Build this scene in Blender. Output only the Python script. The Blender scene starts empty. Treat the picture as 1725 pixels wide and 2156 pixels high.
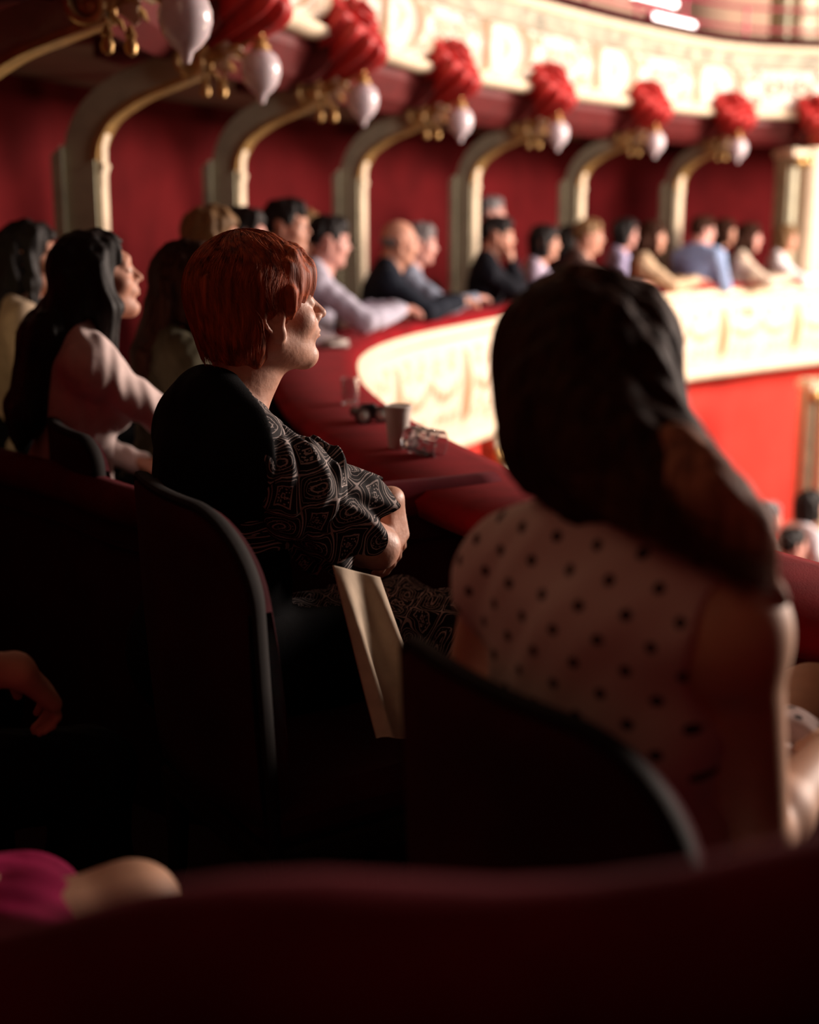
import bpy, math, random
import numpy as np
random.seed(7); rng = np.random.default_rng(7)
S = bpy.context.scene
# ------------------------------------------------------------------ camera
CZ = 1.36; FPX = 2800.0; PITCH = math.radians(12.8)
cd = bpy.data.cameras.new('camera'); cam = bpy.data.objects.new('camera', cd); S.collection.objects.link(cam)
cam.location = (0, 0, CZ); cam.rotation_euler = (math.pi/2 - PITCH, 0, 0)
cd.sensor_fit = 'VERTICAL'; cd.sensor_height = 36; cd.sensor_width = 28.8; cd.lens = FPX/2156*36
cd.clip_start = .05
cd.dof.use_dof = True; cd.dof.focus_distance = 2.42; cd.dof.aperture_fstop = 1.75; cd.dof.aperture_blades = 0
S.camera = cam
# ------------------------------------------------------------------ world, lights, exposure
w = bpy.data.worlds.new('world'); S.world = w; w.use_nodes = True
w.node_tree.nodes['Background'].inputs[0].default_value = (1, .62, .50, 1)
w.node_tree.nodes['Background'].inputs[1].default_value = .009
def area(name, loc, target, size, sy, power, col):
    ld = bpy.data.lights.new(name, 'AREA'); ld.shape = 'RECTANGLE'; ld.size = size; ld.size_y = sy
    ld.energy = power; ld.color = col
    o = bpy.data.objects.new(name, ld); S.collection.objects.link(o); o.location = loc
    d = np.array(target, float) - np.array(loc, float)
    from mathutils import Vector
    o.rotation_euler = Vector(d).to_track_quat('-Z', 'Y').to_euler()
    return o
area('stage_light', (10.0, 8.6, 3.0), (0.5, 7, .9), 4.0, 2.2, 2500, (1, .81, .70))
area('footlights', (8.5, 7.6, -.7), (1.5, 11.0, .9), 2.5, .6, 170, (1, .74, .5))
hl = area('fill_light', (6.8, 3.6, 3.5), (1.3, 11, 1.0), 2.5, 1.5, 120, (1, .86, .84)); hl.data.spread = 1.7  # unseen lamp, added as fill for the column sides and shoulder rim
S.view_settings.view_transform = 'Standard'; S.view_settings.look = 'None'
S.view_settings.exposure = 0.0; S.view_settings.gamma = 1.0; S.view_settings.use_curve_mapping = False
cy = S.cycles
cy.use_denoising = True; cy.max_bounces = 6; cy.diffuse_bounces = 3; cy.glossy_bounces = 3
cy.transmission_bounces = 6; cy.sample_clamp_indirect = 4; cy.caustics_reflective = False; cy.caustics_refractive = False
try: cy.denoising_input_passes = 'RGB_ALBEDO_NORMAL'
except Exception: pass

# ------------------------------------------------------------------ pixel -> point
def ray(px, py):
    u = (px-862.5)/FPX; v = (1078-py)/FPX
    return np.array([u, v*math.sin(PITCH)+math.cos(PITCH), v*math.cos(PITCH)-math.sin(PITCH)])
def at(px, py, d):
    r = ray(px, py); t = d/r[1]; return np.array([r[0]*t, d, CZ+r[2]*t])
def atz(px, py, z):
    r = ray(px, py); t = (z-CZ)/r[2]; return np.array([r[0]*t, r[1]*t, z])

# ------------------------------------------------------------------ materials
def mat(name, col, rough=.6, metal=0., noise=0., nscale=30., bump=0., bscale=60., sheen=0., sss=0., spec=.5, stretch=None, trans=0., emit=None, coat=0., tint2=None):
    m = bpy.data.materials.new(name); m.use_nodes = True; nt = m.node_tree; b = nt.nodes['Principled BSDF']
    b.inputs['Base Color'].default_value = (*col, 1); b.inputs['Roughness'].default_value = rough
    b.inputs['Metallic'].default_value = metal; b.inputs['Specular IOR Level'].default_value = spec
    b.inputs['Sheen Weight'].default_value = sheen; b.inputs['Coat Weight'].default_value = coat
    if sheen: b.inputs['Sheen Tint'].default_value = (*[min(1, c*1.5+.1) for c in col], 1); b.inputs['Sheen Roughness'].default_value = .4
    if sss:
        b.inputs['Subsurface Weight'].default_value = sss; b.inputs['Subsurface Radius'].default_value = (1, .35, .2)
        b.inputs['Subsurface Scale'].default_value = .01
    b.inputs['Transmission Weight'].default_value = trans
    if emit: b.inputs['Emission Color'].default_value = (*emit[:3], 1); b.inputs['Emission Strength'].default_value = emit[3]
    tc = nt.nodes.new('ShaderNodeTexCoord'); mp = nt.nodes.new('ShaderNodeMapping')
    nt.links.new(tc.outputs['Object'], mp.inputs[0])
    if stretch: mp.inputs['Scale'].default_value = stretch
    if noise:
        n = nt.nodes.new('ShaderNodeTexNoise'); n.inputs['Scale'].default_value = nscale; n.inputs['Detail'].default_value = 4
        nt.links.new(mp.outputs[0], n.inputs['Vector'])
        mx = nt.nodes.new('ShaderNodeMix'); mx.data_type = 'RGBA'
        mr = nt.nodes.new('ShaderNodeMapRange'); mr.inputs[1].default_value = .3; mr.inputs[2].default_value = .7
        nt.links.new(n.outputs['Fac'], mr.inputs[0]); nt.links.new(mr.outputs[0], mx.inputs[0])
        c2 = tint2 if tint2 else tuple(c*(1-noise) for c in col)
        mx.inputs[6].default_value = (*c2, 1); mx.inputs[7].default_value = (*[min(1, c*(1+noise*.5)) for c in col], 1)
        nt.links.new(mx.outputs[2], b.inputs['Base Color'])
    if bump:
        n2 = nt.nodes.new('ShaderNodeTexNoise'); n2.inputs['Scale'].default_value = bscale; n2.inputs['Detail'].default_value = 5
        nt.links.new(mp.outputs[0], n2.inputs['Vector'])
        bp = nt.nodes.new('ShaderNodeBump'); bp.inputs['Strength'].default_value = bump; bp.inputs['Distance'].default_value = .01
        nt.links.new(n2.outputs['Fac'], bp.inputs['Height']); nt.links.new(bp.outputs[0], b.inputs['Normal'])
    return m
M = {}
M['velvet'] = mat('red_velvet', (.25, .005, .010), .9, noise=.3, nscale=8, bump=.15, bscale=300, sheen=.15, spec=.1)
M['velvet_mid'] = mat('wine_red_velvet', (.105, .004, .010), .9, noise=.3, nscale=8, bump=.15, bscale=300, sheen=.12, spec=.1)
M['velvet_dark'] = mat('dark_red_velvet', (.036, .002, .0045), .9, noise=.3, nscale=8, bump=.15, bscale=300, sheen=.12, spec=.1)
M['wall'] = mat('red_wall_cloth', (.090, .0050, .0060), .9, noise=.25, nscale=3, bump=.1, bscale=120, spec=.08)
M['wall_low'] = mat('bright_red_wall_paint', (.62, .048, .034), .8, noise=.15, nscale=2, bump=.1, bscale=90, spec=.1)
M['red_paint'] = mat('red_painted_plaster', (.11, .005, .005), .6, noise=.3, nscale=12, bump=.2, bscale=60)
M['shell'] = mat('coral_red_shell_paint', (.50, .022, .02), .55, noise=.3, nscale=20, bump=.15, bscale=80)
M['sage'] = mat('sage_green_cream_paint', (.50, .47, .31), .55, noise=.2, nscale=10, bump=.1, bscale=50)
M['cream'] = mat('cream_plaster', (.80, .66, .47), .55, noise=.12, nscale=9, bump=.15, bscale=70)
M['frieze'] = mat('grey_green_marbled_frieze', (.40, .37, .28), .6, noise=.55, nscale=7, bump=.3, bscale=30)
M['gold'] = mat('gilt_plaster', (.62, .38, .14), .35, metal=.6, noise=.3, nscale=25, bump=.2, bscale=60)
M['grey_soffit'] = mat('grey_painted_soffit', (.30, .24, .17), .7, noise=.2, nscale=5)
M['carpet'] = mat('dark_carpet', (.02, .006, .006), .95, noise=.4, nscale=60, bump=.3, bscale=400)
M['wood'] = mat('dark_polished_wood', (.008, .004, .003), .85, noise=.5, nscale=14, stretch=(1, 1, .12), bump=.05, bscale=80, spec=.25)
M['beige'] = mat('beige_wall_paint', (.62, .42, .30), .8, noise=.1, nscale=3)
M['glass_white'] = mat('opal_glass', (.72, .62, .66), .25, noise=.1, nscale=6, sss=.2, coat=.3)
M['skin'] = mat('skin', (.56, .27, .18), .58, noise=.10, nscale=40, sss=.15, bump=.05, bscale=350)
M['skin_old'] = mat('aged_skin', (.58, .30, .21), .5, noise=.14, nscale=60, sss=.08, bump=.12, bscale=80)
M['skin_arm'] = mat('bare_arm_skin', (.60, .33, .21), .6, noise=.08, nscale=30, sss=.15, bump=.04, bscale=300)
M['lip'] = mat('lips', (.45, .12, .11), .4, sss=.1)
M['eye'] = mat('eye_white', (.6, .55, .5), .15)
M['black_cloth'] = mat('black_cloth', (.004, .004, .005), .9, noise=.4, nscale=80, bump=.1, bscale=400, spec=.1)
def cloth(name, col, **k): return mat(name, col, .85, noise=.15, nscale=25, bump=.25, bscale=18, sheen=.1, spec=.15, **k)
def hairmat(name, col, c2, sp=.25): return mat(name, col, .6, noise=.6, nscale=110, stretch=(1, 1, .06), bump=.22, bscale=260, spec=sp, tint2=c2)
M['hair_black'] = hairmat('black_brown_hair', (.010, .006, .005), (.004, .003, .003))
M['hair_brown'] = hairmat('chestnut_brown_hair', (.042, .016, .009), (.012, .005, .003), .05); M['hair_tips'] = hairmat('brown_hair_tips', (.15, .060, .034), (.05, .018, .010), .06); M['hair_ends'] = hairmat('brown_hair_ends_painted_glow', (.36, .155, .095), (.12, .05, .03), .08)  # ends naturally lighter; the light's edge glow is also put into their colour
M['hair_red'] = hairmat('copper_red_hair', (.36, .072, .020), (.11, .019, .008))
M['hair_blonde'] = hairmat('dark_blonde_hair', (.22, .12, .05), (.09, .05, .02))
M['hair_grey'] = hairmat('grey_hair', (.22, .2, .2), (.1, .09, .09))

# ------------------------------------------------------------------ object helpers
COL = S.collection
def tag(o, label=None, cat=None, group=None, kind=None):
    if label: o['label'] = label
    if cat: o['category'] = cat
    if group: o['group'] = group
    if kind: o['kind'] = kind
    return o
def empty(name, loc, label=None, cat=None, group=None, kind=None, rz=0):
    o = bpy.data.objects.new(name, None); COL.objects.link(o); o.location = [float(v) for v in loc]; o.rotation_euler = (0, 0, rz)
    o.empty_display_size = .1
    return tag(o, label, cat, group, kind)
def mkobj(name, V, F, material, parent=None, smooth=True, base=None, uv=None, attr=None, local=False):
    """V in world coordinates (made local to the top-level parent) unless local."""
    V = np.asarray(V, dtype=np.float64).reshape(-1, 3)
    root = parent
    while root is not None and root.parent is not None: root = root.parent
    off = np.array(root.location) if root is not None else (np.array(base, float) if base is not None else np.zeros(3))
    if not local: V = V-off
    me = bpy.data.meshes.new(name)
    if isinstance(F, np.ndarray) and F.ndim == 2:
        n, k = F.shape
        me.vertices.add(len(V)); me.vertices.foreach_set('co', V.astype(np.float32).ravel())
        me.loops.add(n*k); me.loops.foreach_set('vertex_index', F.astype(np.int32).ravel())
        me.polygons.add(n); me.polygons.foreach_set('loop_start', np.arange(0, n*k, k, dtype=np.int32))
        me.update(calc_edges=True)
    else:
        me.from_pydata([tuple(v) for v in V], [], [tuple(int(i) for i in f) for f in F])
    me.validate()
    if smooth: me.polygons.foreach_set('use_smooth', np.ones(len(me.polygons), dtype=bool))
    if uv is not None:
        L = np.zeros(len(me.loops), dtype=np.int32); me.loops.foreach_get('vertex_index', L)
        ul = me.uv_layers.new(name='UVMap'); ul.data.foreach_set('uv', np.asarray(uv, dtype=np.float32)[L].ravel())
    if attr is not None:
        a = me.attributes.new('relief', 'FLOAT', 'POINT'); a.data.foreach_set('value', np.asarray(attr, dtype=np.float32))
    me.materials.append(material)
    me.update()
    o = bpy.data.objects.new(name, me); COL.objects.link(o)
    if parent is not None:
        o.parent = parent
    elif base is not None: o.location = [float(v) for v in base]
    return o
class MB:
    """collects simple closed shapes into one mesh"""
    def __init__(s): s.V = []; s.F = []; s.n = 0
    def add(s, V, F):
        V = np.asarray(V, float).reshape(-1, 3); s.V.append(V); s.F += [tuple(i+s.n for i in f) for f in F]; s.n += len(V); return s
    def box(s, c, size, ax=None, bev=.1):
        sx, sy, sz = [v/2 for v in size]; b = min(sx, sy, sz)*bev*2
        P = []; A = np.eye(3) if ax is None else np.array(ax)
        rings = [(-sz, b), (-sz+b, 0), (sz-b, 0), (sz, b)]
        for z, i in rings:
            for (x, y) in [(-sx+b, -sy+i), (sx-b, -sy+i), (sx-i, -sy+b), (sx-i, sy-b), (sx-b, sy-i), (-sx+b, sy-i), (-sx+i, sy-b), (-sx+i, -sy+b)]:
                P.append((x, y, z))
        P = np.array(P)@A+np.array(c); F = []
        for r in range(3):
            for k in range(8): F.append((r*8+k, r*8+(k+1) % 8, (r+1)*8+(k+1) % 8, (r+1)*8+k))
        F.append(tuple(range(7, -1, -1))); F.append(tuple(24+k for k in range(8)))
        return s.add(P, F)
    def tube(s, pts, rad, seg=10, cap=True, flat=None):
        pts = np.asarray(pts, float); n = len(pts); rad = np.broadcast_to(rad, (n,)) if np.ndim(rad) <= 1 else rad
        T = np.gradient(pts, axis=0); T /= np.linalg.norm(T, axis=1)[:, None]+1e-9
        up = np.array([0, 0, 1.]) if abs(T[0][2]) < .9 else np.array([1., 0, 0])
        P = []; N = np.cross(T[0], up); N /= np.linalg.norm(N)
        for i in range(n):
            N = N-T[i]*(N@T[i]); N /= np.linalg.norm(N)+1e-9; B = np.cross(T[i], N)
            for k in range(seg):
                a = 2*math.pi*k/seg; P.append(pts[i]+rad[i]*(math.cos(a)*N+math.sin(a)*B*(flat or 1)))
        F = [(i*seg+k, i*seg+(k+1) % seg, (i+1)*seg+(k+1) % seg, (i+1)*seg+k) for i in range(n-1) for k in range(seg)]
        if cap: F.append(tuple(range(seg-1, -1, -1))); F.append(tuple((n-1)*seg+k for k in range(seg)))
        return s.add(P, F)
    def lathe(s, prof, c=(0, 0, 0), seg=24, ax=None, wave=None):
        P = []; A = np.eye(3) if ax is None else np.array(ax); n = len(prof)
        for (r, z) in prof:
            for k in range(seg):
                a = 2*math.pi*k/seg; rr = r*(1+(wave[0]*math.cos(wave[1]*a) if wave else 0)); P.append((rr*math.cos(a), rr*math.sin(a), z))
        P = np.array(P)@A+np.array(c)
        F = [(i*seg+k, i*seg+(k+1) % seg, (i+1)*seg+(k+1) % seg, (i+1)*seg+k) for i in range(n-1) for k in range(seg)]
        if prof[0][0] > 1e-6: F.append(tuple(range(seg-1, -1, -1)))
        if prof[-1][0] > 1e-6: F.append(tuple((n-1)*seg+k for k in range(seg)))
        return s.add(P, F)
    def ball(s, c, r, seg=14, rings=9):
        r = np.broadcast_to(r, (3,)); P = []
        for i in range(rings+1):
            t = math.pi*i/rings
            for k in range(seg):
                a = 2*math.pi*k/seg; P.append((r[0]*math.sin(t)*math.cos(a), r[1]*math.sin(t)*math.sin(a), -r[2]*math.cos(t)))
        F = [(i*seg+k, i*seg+(k+1) % seg, (i+1)*seg+(k+1) % seg, (i+1)*seg+k) for i in range(rings) for k in range(seg)]
        return s.add(np.array(P)+np.array(c), F)
    def plate(s, outline, origin, ex, ez, ey, th):
        """outline (a,b) in the plane ex,ez extruded by th along ey, centred"""
        o = np.array(origin); n = len(outline); P = []
        for sg in (-1, 1):
            for a, b in outline: P.append(o+a*np.array(ex)+b*np.array(ez)+sg*th/2*np.array(ey))
        F = [tuple(range(n)), tuple(range(2*n-1, n-1, -1))]+[(k, n+k, n+(k+1) % n, (k+1) % n) for k in range(n)]
        return s.add(P, F)
    def build(s, name, m, parent=None, smooth=True, **k):
        o = mkobj(name, np.concatenate(s.V), s.F, m, parent, smooth, **k)
        if smooth:
            try: o.data.set_sharp_from_angle(angle=.7)
            except Exception: pass
        return o
def catmull(P, step=.05):
    P = np.asarray(P, float); Q = np.vstack([2*P[0]-P[1], P, 2*P[-1]-P[-2]]); out = []
    for i in range(1, len(Q)-2):
        p0, p1, p2, p3 = Q[i-1:i+3]
        for t in np.linspace(0, 1, 24, endpoint=False):
            out.append(.5*((2*p1)+(-p0+p2)*t+(2*p0-5*p1+4*p2-p3)*t*t+(-p0+3*p1-3*p2+p3)*t**3))
    out.append(P[-1]); out = np.array(out)
    s = np.r_[0, np.cumsum(np.linalg.norm(np.diff(out, axis=0), axis=1))]; n = max(2, int(s[-1]/step))
    si = np.linspace(0, s[-1], n+1); return np.stack([np.interp(si, s, out[:, k]) for k in range(out.shape[1])], 1)
def normals2(C):
    T = np.gradient(C, axis=0); T /= np.linalg.norm(T, axis=1)[:, None]; return T, np.stack([T[:, 1], -T[:, 0]], 1)
def sweep(C, prof, closed=True):
    """profile (outward offset, z) swept along plan curve C"""
    T, N = normals2(C); n = len(C); m = len(prof); V = np.zeros((n, m, 3))
    for j, (o, z) in enumerate(prof): V[:, j, :2] = C+N*o; V[:, j, 2] = z
    F = []; mm = m if closed else m-1
    for i in range(n-1):
        for j in range(mm): F.append((i*m+j, (i+1)*m+j, (i+1)*m+(j+1) % m, i*m+(j+1) % m))
    if closed: F.append(tuple(range(m))); F.append(tuple((n-1)*m+j for j in range(m-1, -1, -1)))
    return V.reshape(-1, 3), F

# ------------------------------------------------------------------ implicit surfaces (bodies, clothes, hair)
def rotm(yaw=0, pitch=0, roll=0):
    """columns = local x (right), y (forward), z (up); yaw about z, pitch lifts the face, roll tips towards the right"""
    cy_, sy_ = math.cos(yaw), math.sin(yaw); Rz = np.array([[cy_, -sy_, 0], [sy_, cy_, 0], [0, 0, 1]])
    c, s_ = math.cos(pitch), math.sin(pitch); Rx = np.array([[1, 0, 0], [0, c, -s_], [0, s_, c]])
    c, s_ = math.cos(roll), math.sin(roll); Ry = np.array([[c, 0, s_], [0, 1, 0], [-s_, 0, c]])
    return Rz@Rx@Ry
class Frame:
    def __init__(s, o, R, sc=1.): s.o = np.array(o, float); s.R = R; s.sc = sc
    def p(s, q): return s.o+s.R@(np.array(q, float)*s.sc)
    def v(s, q): return s.R@np.array(q, float)
def E(f, c, r, k=.02, tag='', sub=False, R=None):
    return dict(t='e', c=f.p(c), r=np.array(r, float)*f.sc, R=f.R if R is None else f.R@R, k=k, tag=tag, sub=sub)
def CN(a, b, ra, rb, k=.02, tag='', sub=False):
    return dict(t='c', a=np.array(a, float), b=np.array(b, float), ra=ra, rb=rb, k=k, tag=tag, sub=sub)
def CF(f, a, b, ra, rb, k=.02, tag='', sub=False): return CN(f.p(a), f.p(b), ra*f.sc, rb*f.sc, k, tag, sub)
def infl(P, t, tags=None, k=None):
    out = []
    for p in P:
        if p['sub'] or (tags and p['tag'] not in tags): continue
        q = dict(p)
        if k: q['k'] = max(k, q['k'])
        if q['t'] == 'e': q['r'] = q['r']+t
        else: q['ra'] = q['ra']+t; q['rb'] = q['rb']+t
        out.append(q)
    return out
def sdf_mesh(P, h, disp=None, clip=None):
    lo = np.full(3, 1e9); hi = -lo
    for p in P:
        if p['t'] == 'e':
            e = np.sqrt(((p['R']*p['r'][None, :])**2).sum(1)); p['_lo'] = p['c']-e; p['_hi'] = p['c']+e
        else:
            r = max(p['ra'], p['rb']); p['_lo'] = np.minimum(p['a'], p['b'])-r; p['_hi'] = np.maximum(p['a'], p['b'])+r
        if not p['sub']: lo = np.minimum(lo, p['_lo']); hi = np.maximum(hi, p['_hi'])
    lo = lo-4*h-.01; hi = hi+4*h+.01; n = np.ceil((hi-lo)/h).astype(int)+1
    F = np.full(n, .08, dtype=np.float32)
    ax = [(lo[i]+h*np.arange(n[i])).astype(np.float32) for i in range(3)]
    for p in P:
        m = p['k']+3*h
        i0 = np.maximum(((p['_lo']-m-lo)/h).astype(int), 0); i1 = np.minimum(((p['_hi']+m-lo)/h).astype(int)+2, n)
        if (i1 <= i0).any(): continue
        sl = tuple(slice(a, b) for a, b in zip(i0, i1))
        X = ax[0][sl[0]][:, None, None]; Y = ax[1][sl[1]][None, :, None]; Z = ax[2][sl[2]][None, None, :]
        if p['t'] == 'e':
            R = p['R']; x = X-p['c'][0]; y = Y-p['c'][1]; z = Z-p['c'][2]
            k0 = 0; k1 = 0
            for j in range(3):
                q = (x*R[0, j]+y*R[1, j]+z*R[2, j])/p['r'][j]; q2 = q*q; k0 = k0+q2; k1 = k1+q2/p['r'][j]**2
            k0 = np.sqrt(k0); k1 = np.sqrt(k1)+1e-6; d = k0*(k0-1)/k1
            d = np.where(k0 < .05, -min(p['r']), d)
        else:
            a = p['a']; ba = p['b']-a; L = ba@ba+1e-12
            x = X-a[0]; y = Y-a[1]; z = Z-a[2]
            t = np.clip((x*ba[0]+y*ba[1]+z*ba[2])/L, 0, 1)
            d = np.sqrt((x-t*ba[0])**2+(y-t*ba[1])**2+(z-t*ba[2])**2)-(p['ra']+(p['rb']-p['ra'])*t)
        d = d.astype(np.float32); A = F[sl]; k = max(p['k'], 1e-4)
        if p['sub']:
            d = -d; hh = np.maximum(k-np.abs(A-d), 0)/k; F[sl] = np.maximum(A, d)+hh*hh*k*.25
        else:
            hh = np.maximum(k-np.abs(A-d), 0)/k; F[sl] = np.minimum(A, d)-hh*hh*k*.25
    if disp is not None or clip is not None:
        I = np.nonzero(np.abs(F) < .05) if clip is None else np.nonzero(F < .05)
        Q = np.stack([ax[j][I[j]] for j in range(3)], 1)
        f = F[I]
        if disp is not None: f = f+disp(Q)
        if clip is not None: f = np.maximum(f, clip(Q))
        F[I] = f
    return surfnets(F, lo, h)
def surfnets(F, lo, h):
    Sg = F < 0
    c = np.zeros(np.array(F.shape)-1, dtype=np.int8)
    for dx in (0, 1):
        for dy in (0, 1):
            for dz in (0, 1):
                c += Sg[dx:F.shape[0]-1+dx, dy:F.shape[1]-1+dy, dz:F.shape[2]-1+dz]
    act = np.nonzero((c > 0) & (c < 8)); i, j, k = act; N = len(i)
    idx = np.full(c.shape, -1, dtype=np.int32); idx[act] = np.arange(N)
    acc = np.zeros((N, 3), dtype=np.float32); cnt = np.zeros(N, dtype=np.float32)
    for axis in range(3):
        o1, o2 = [a for a in range(3) if a != axis]
        for u in (0, 1):
            for v in (0, 1):
                a = [i, j, k]; a = [x.copy() for x in a]; a[o1] += u; a[o2] += v
                b = [x.copy() for x in a]; b[axis] += 1
                fa = F[tuple(a)]; fb = F[tuple(b)]; m = (fa < 0) != (fb < 0)
                t = np.where(m, fa/(fa-fb+1e-12), 0)
                pos = np.zeros((N, 3), dtype=np.float32); pos[:, o1] = u; pos[:, o2] = v; pos[:, axis] = t
                acc += pos*m[:, None]; cnt += m
    V = (np.stack([i, j, k], 1)+acc/cnt[:, None])*h+lo
    Q = []
    for axis in range(3):
        o1, o2 = [(1, 2), (2, 0), (0, 1)][axis]
        sa = [slice(None)]*3; sb = [slice(None)]*3; sa[axis] = slice(0, -1); sb[axis] = slice(1, None)
        sa[o1] = sb[o1] = slice(1, -1); sa[o2] = sb[o2] = slice(1, -1)
        A = Sg[tuple(sa)]; B = Sg[tuple(sb)]; e = np.nonzero(A != B); inside = A[e]
        p = [e[0].copy(), e[1].copy(), e[2].copy()]; p[o1] += 1; p[o2] += 1
        def cell(d1, d2):
            q = [p[0].copy(), p[1].copy(), p[2].copy()]; q[o1] += d1; q[o2] += d2; return idx[tuple(q)]
        q = np.stack([cell(-1, -1), cell(0, -1), cell(0, 0), cell(-1, 0)], 1)
        q[~inside] = q[~inside][:, ::-1]; Q.append(q)
    Q = np.concatenate(Q); Q = Q[(Q >= 0).all(1)]
    return V, Q
def wrinkle(amp, f=(26, 26, 14), seed=0, d=(0, 0, 1)):
    r = np.random.default_rng(seed); W = [(r.normal(size=3)*np.array(f)*(1+i*.7), r.uniform(0, 6.28), amp/(1+i*.6)) for i in range(5)]
    def g(Q):
        s_ = np.zeros(len(Q), dtype=np.float32)
        wq = Q+.012*np.sin(Q[:, ::-1]*23+seed)
        for kv, ph, a in W: s_ += a*np.sin(wq@kv+ph)
        return s_
    return g
# ================================================================== THE BUILDING
U = np.array([0, 0, 1.])
RZ = .72                                   # height of the velvet ledge
rail_px = [(1725, 1215), (1640, 1190), (1400, 1120), (1200, 1062), (1080, 1022), (1010, 985), (935, 948), (865, 912), (800, 872), (752, 835),
           (724, 797), (716, 765), (727, 740), (770, 713), (850, 690), (950, 671), (1060, 652), (1200, 632), (1350, 614), (1450, 604), (1600, 595), (1725, 588)]
RP = [atz(x, y, RZ)[:2] for x, y in rail_px]
RP = [np.array(p) for p in [(2.5, -1.6), (2.15, -.2), (1.65, .85), (1.15, 1.65)]]+RP+[np.array((5.4, 13.9))]
RC = catmull(RP, .06)
for _ in range(12): RC[1:-1] = .25*RC[:-2]+.5*RC[1:-1]+.25*RC[2:]
GZ = CZ+.55
globe_px = [(390, 40), (550, 150), (765, 212), (970, 256), (1175, 281), (1380, 300), (1555, 312)]
GP = [atz(x, y, GZ)[:2] for x, y in globe_px]
GPX = [np.array(p) for p in [(-.9, -1.7), (-.8, 1.0), (-.74, 2.6)]]+GP+[np.array(p) for p in [(4.0, 12.95), (5.6, 13.5)]]
GC = catmull(GPX, .06)
for _ in range(12): GC[1:-1] = .25*GC[:-2]+.5*GC[1:-1]+.25*GC[2:]
RT, RN = normals2(RC); GT, GN = normals2(GC)
def near_on(C, p): return int(np.argmin(((C-np.array(p)[:2])**2).sum(1)))
def offs(C, o):
    T, N = normals2(C); Q = C+N*o
    for _ in range(20): Q[1:-1] = .25*Q[:-2]+.5*Q[1:-1]+.25*Q[2:]
    return Q
# floors, walls, ceilings
poly = [(x, y, 0) for x, y in RC]+[(5.4, 17, 0), (-4.5, 17, 0), (-4.5, -1.6, 0)]
n = len(poly); V = poly+[(x, y, -.06) for x, y, z in poly]
fl = mkobj('floor', V, [tuple(range(n)), tuple(range(2*n-1, n-1, -1))]+[(i, (i+1) % n, n+(i+1) % n, n+i) for i in range(n)], M['carpet'], smooth=False); tag(fl, kind='structure')
WC = offs(GC, -1.75)
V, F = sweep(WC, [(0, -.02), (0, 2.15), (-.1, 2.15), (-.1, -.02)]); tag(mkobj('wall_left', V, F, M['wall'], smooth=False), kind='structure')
V, F = sweep(GC, [(-1.95, 2.045), (-.40, 2.035), (-.40, 2.09), (-1.95, 2.11)]); tag(mkobj('ceiling', V, F, M['grey_soffit'], smooth=False), kind='structure')
V, F = sweep(GC, [(-.46, 1.97), (-.38, 1.955), (-.29, 2.02), (-.22, 2.14), (-.22, 2.22), (-.46, 2.12)]); tag(mkobj('trim_1', V, F, M['red_paint'], smooth=False), kind='structure')
tag(MB().box((-1.0, -1.65, 1.0), (7, .1, 6.5)).build('wall_back', M['wall'], smooth=False), kind='structure')
LW = offs(RC, -.35)
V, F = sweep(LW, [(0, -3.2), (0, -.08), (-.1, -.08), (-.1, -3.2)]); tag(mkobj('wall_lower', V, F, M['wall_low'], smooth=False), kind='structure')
tag(MB().box((3.5, 7.5, -2.2), (14, 22, .1)).build('floor_lower', M['carpet'], smooth=False), kind='structure')
V, F = sweep(GC, [(-1.6, 2.2), (-1.6, 5.2), (-1.7, 5.2), (-1.7, 2.2)]); tag(mkobj('wall_upper', V, F, M['beige'], smooth=False), kind='structure')
V, F = sweep(GC, [(-1.6, 2.24), (-.37, 2.24), (-.37, 2.28), (-1.6, 2.28)]); tag(mkobj('floor_upper', V, F, M['velvet_dark'], smooth=False), kind='structure')

# --- relief of a balcony front
def spiral(u, v, cu, cv, R, turns, hand=1, ph=0, w_=.18):
    du = (u-cu)*hand; dv = v-cv; r = np.hypot(du, dv); th = np.arctan2(dv, du)+ph
    q = (r/R*turns-th/(2*math.pi)) % 1.0; q = np.minimum(q, 1-q)
    return np.where(r < R, np.exp(-(q/w_)**2)*np.clip((R-r)/R*4, 0, 1), 0)
def relief_upper(u, v, H):
    """u along one bay -.5...5 (bay length 1), v 0..1"""
    x = u*1.45; y = (v-.5)*H
    h = np.zeros_like(x)
    rr = np.hypot(x/.27, y/.22); h = np.maximum(h, 1.2*np.exp(-((rr-1)/.10)**2)); h = np.maximum(h, .7*np.exp(-((rr-.72)/.05)**2))
    h = np.maximum(h, .8*np.clip(1-np.hypot(x, y)/.12, 0, 1)*(1+.5*np.cos(9*np.arctan2(y, x))))
    for sx in (-1, 1):
        for (cx, cy_, R, tn, ph) in [(.40, .10, .13, 2, 0), (.40, -.13, .12, 2, 2), (.60, .02, .12, 2, 4), (.26, .25, .09, 1.6, 1), (.56, .24, .09, 1.6, 3), (.56, -.24, .09, 1.6, 5), (.27, -.26, .08, 1.6, 0)]:
            h = np.maximum(h, spiral(x*sx, y, cx, cy_, R, tn, 1, ph))
    leaf = (np.sin(x*70+3*np.sin(y*31))*np.sin(y*64+3*np.sin(x*27))); h = np.maximum(h, .42*np.clip(leaf, 0, 1))
    e = np.clip(np.minimum(v, 1-v)/.07, 0, 1); return h*e
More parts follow.
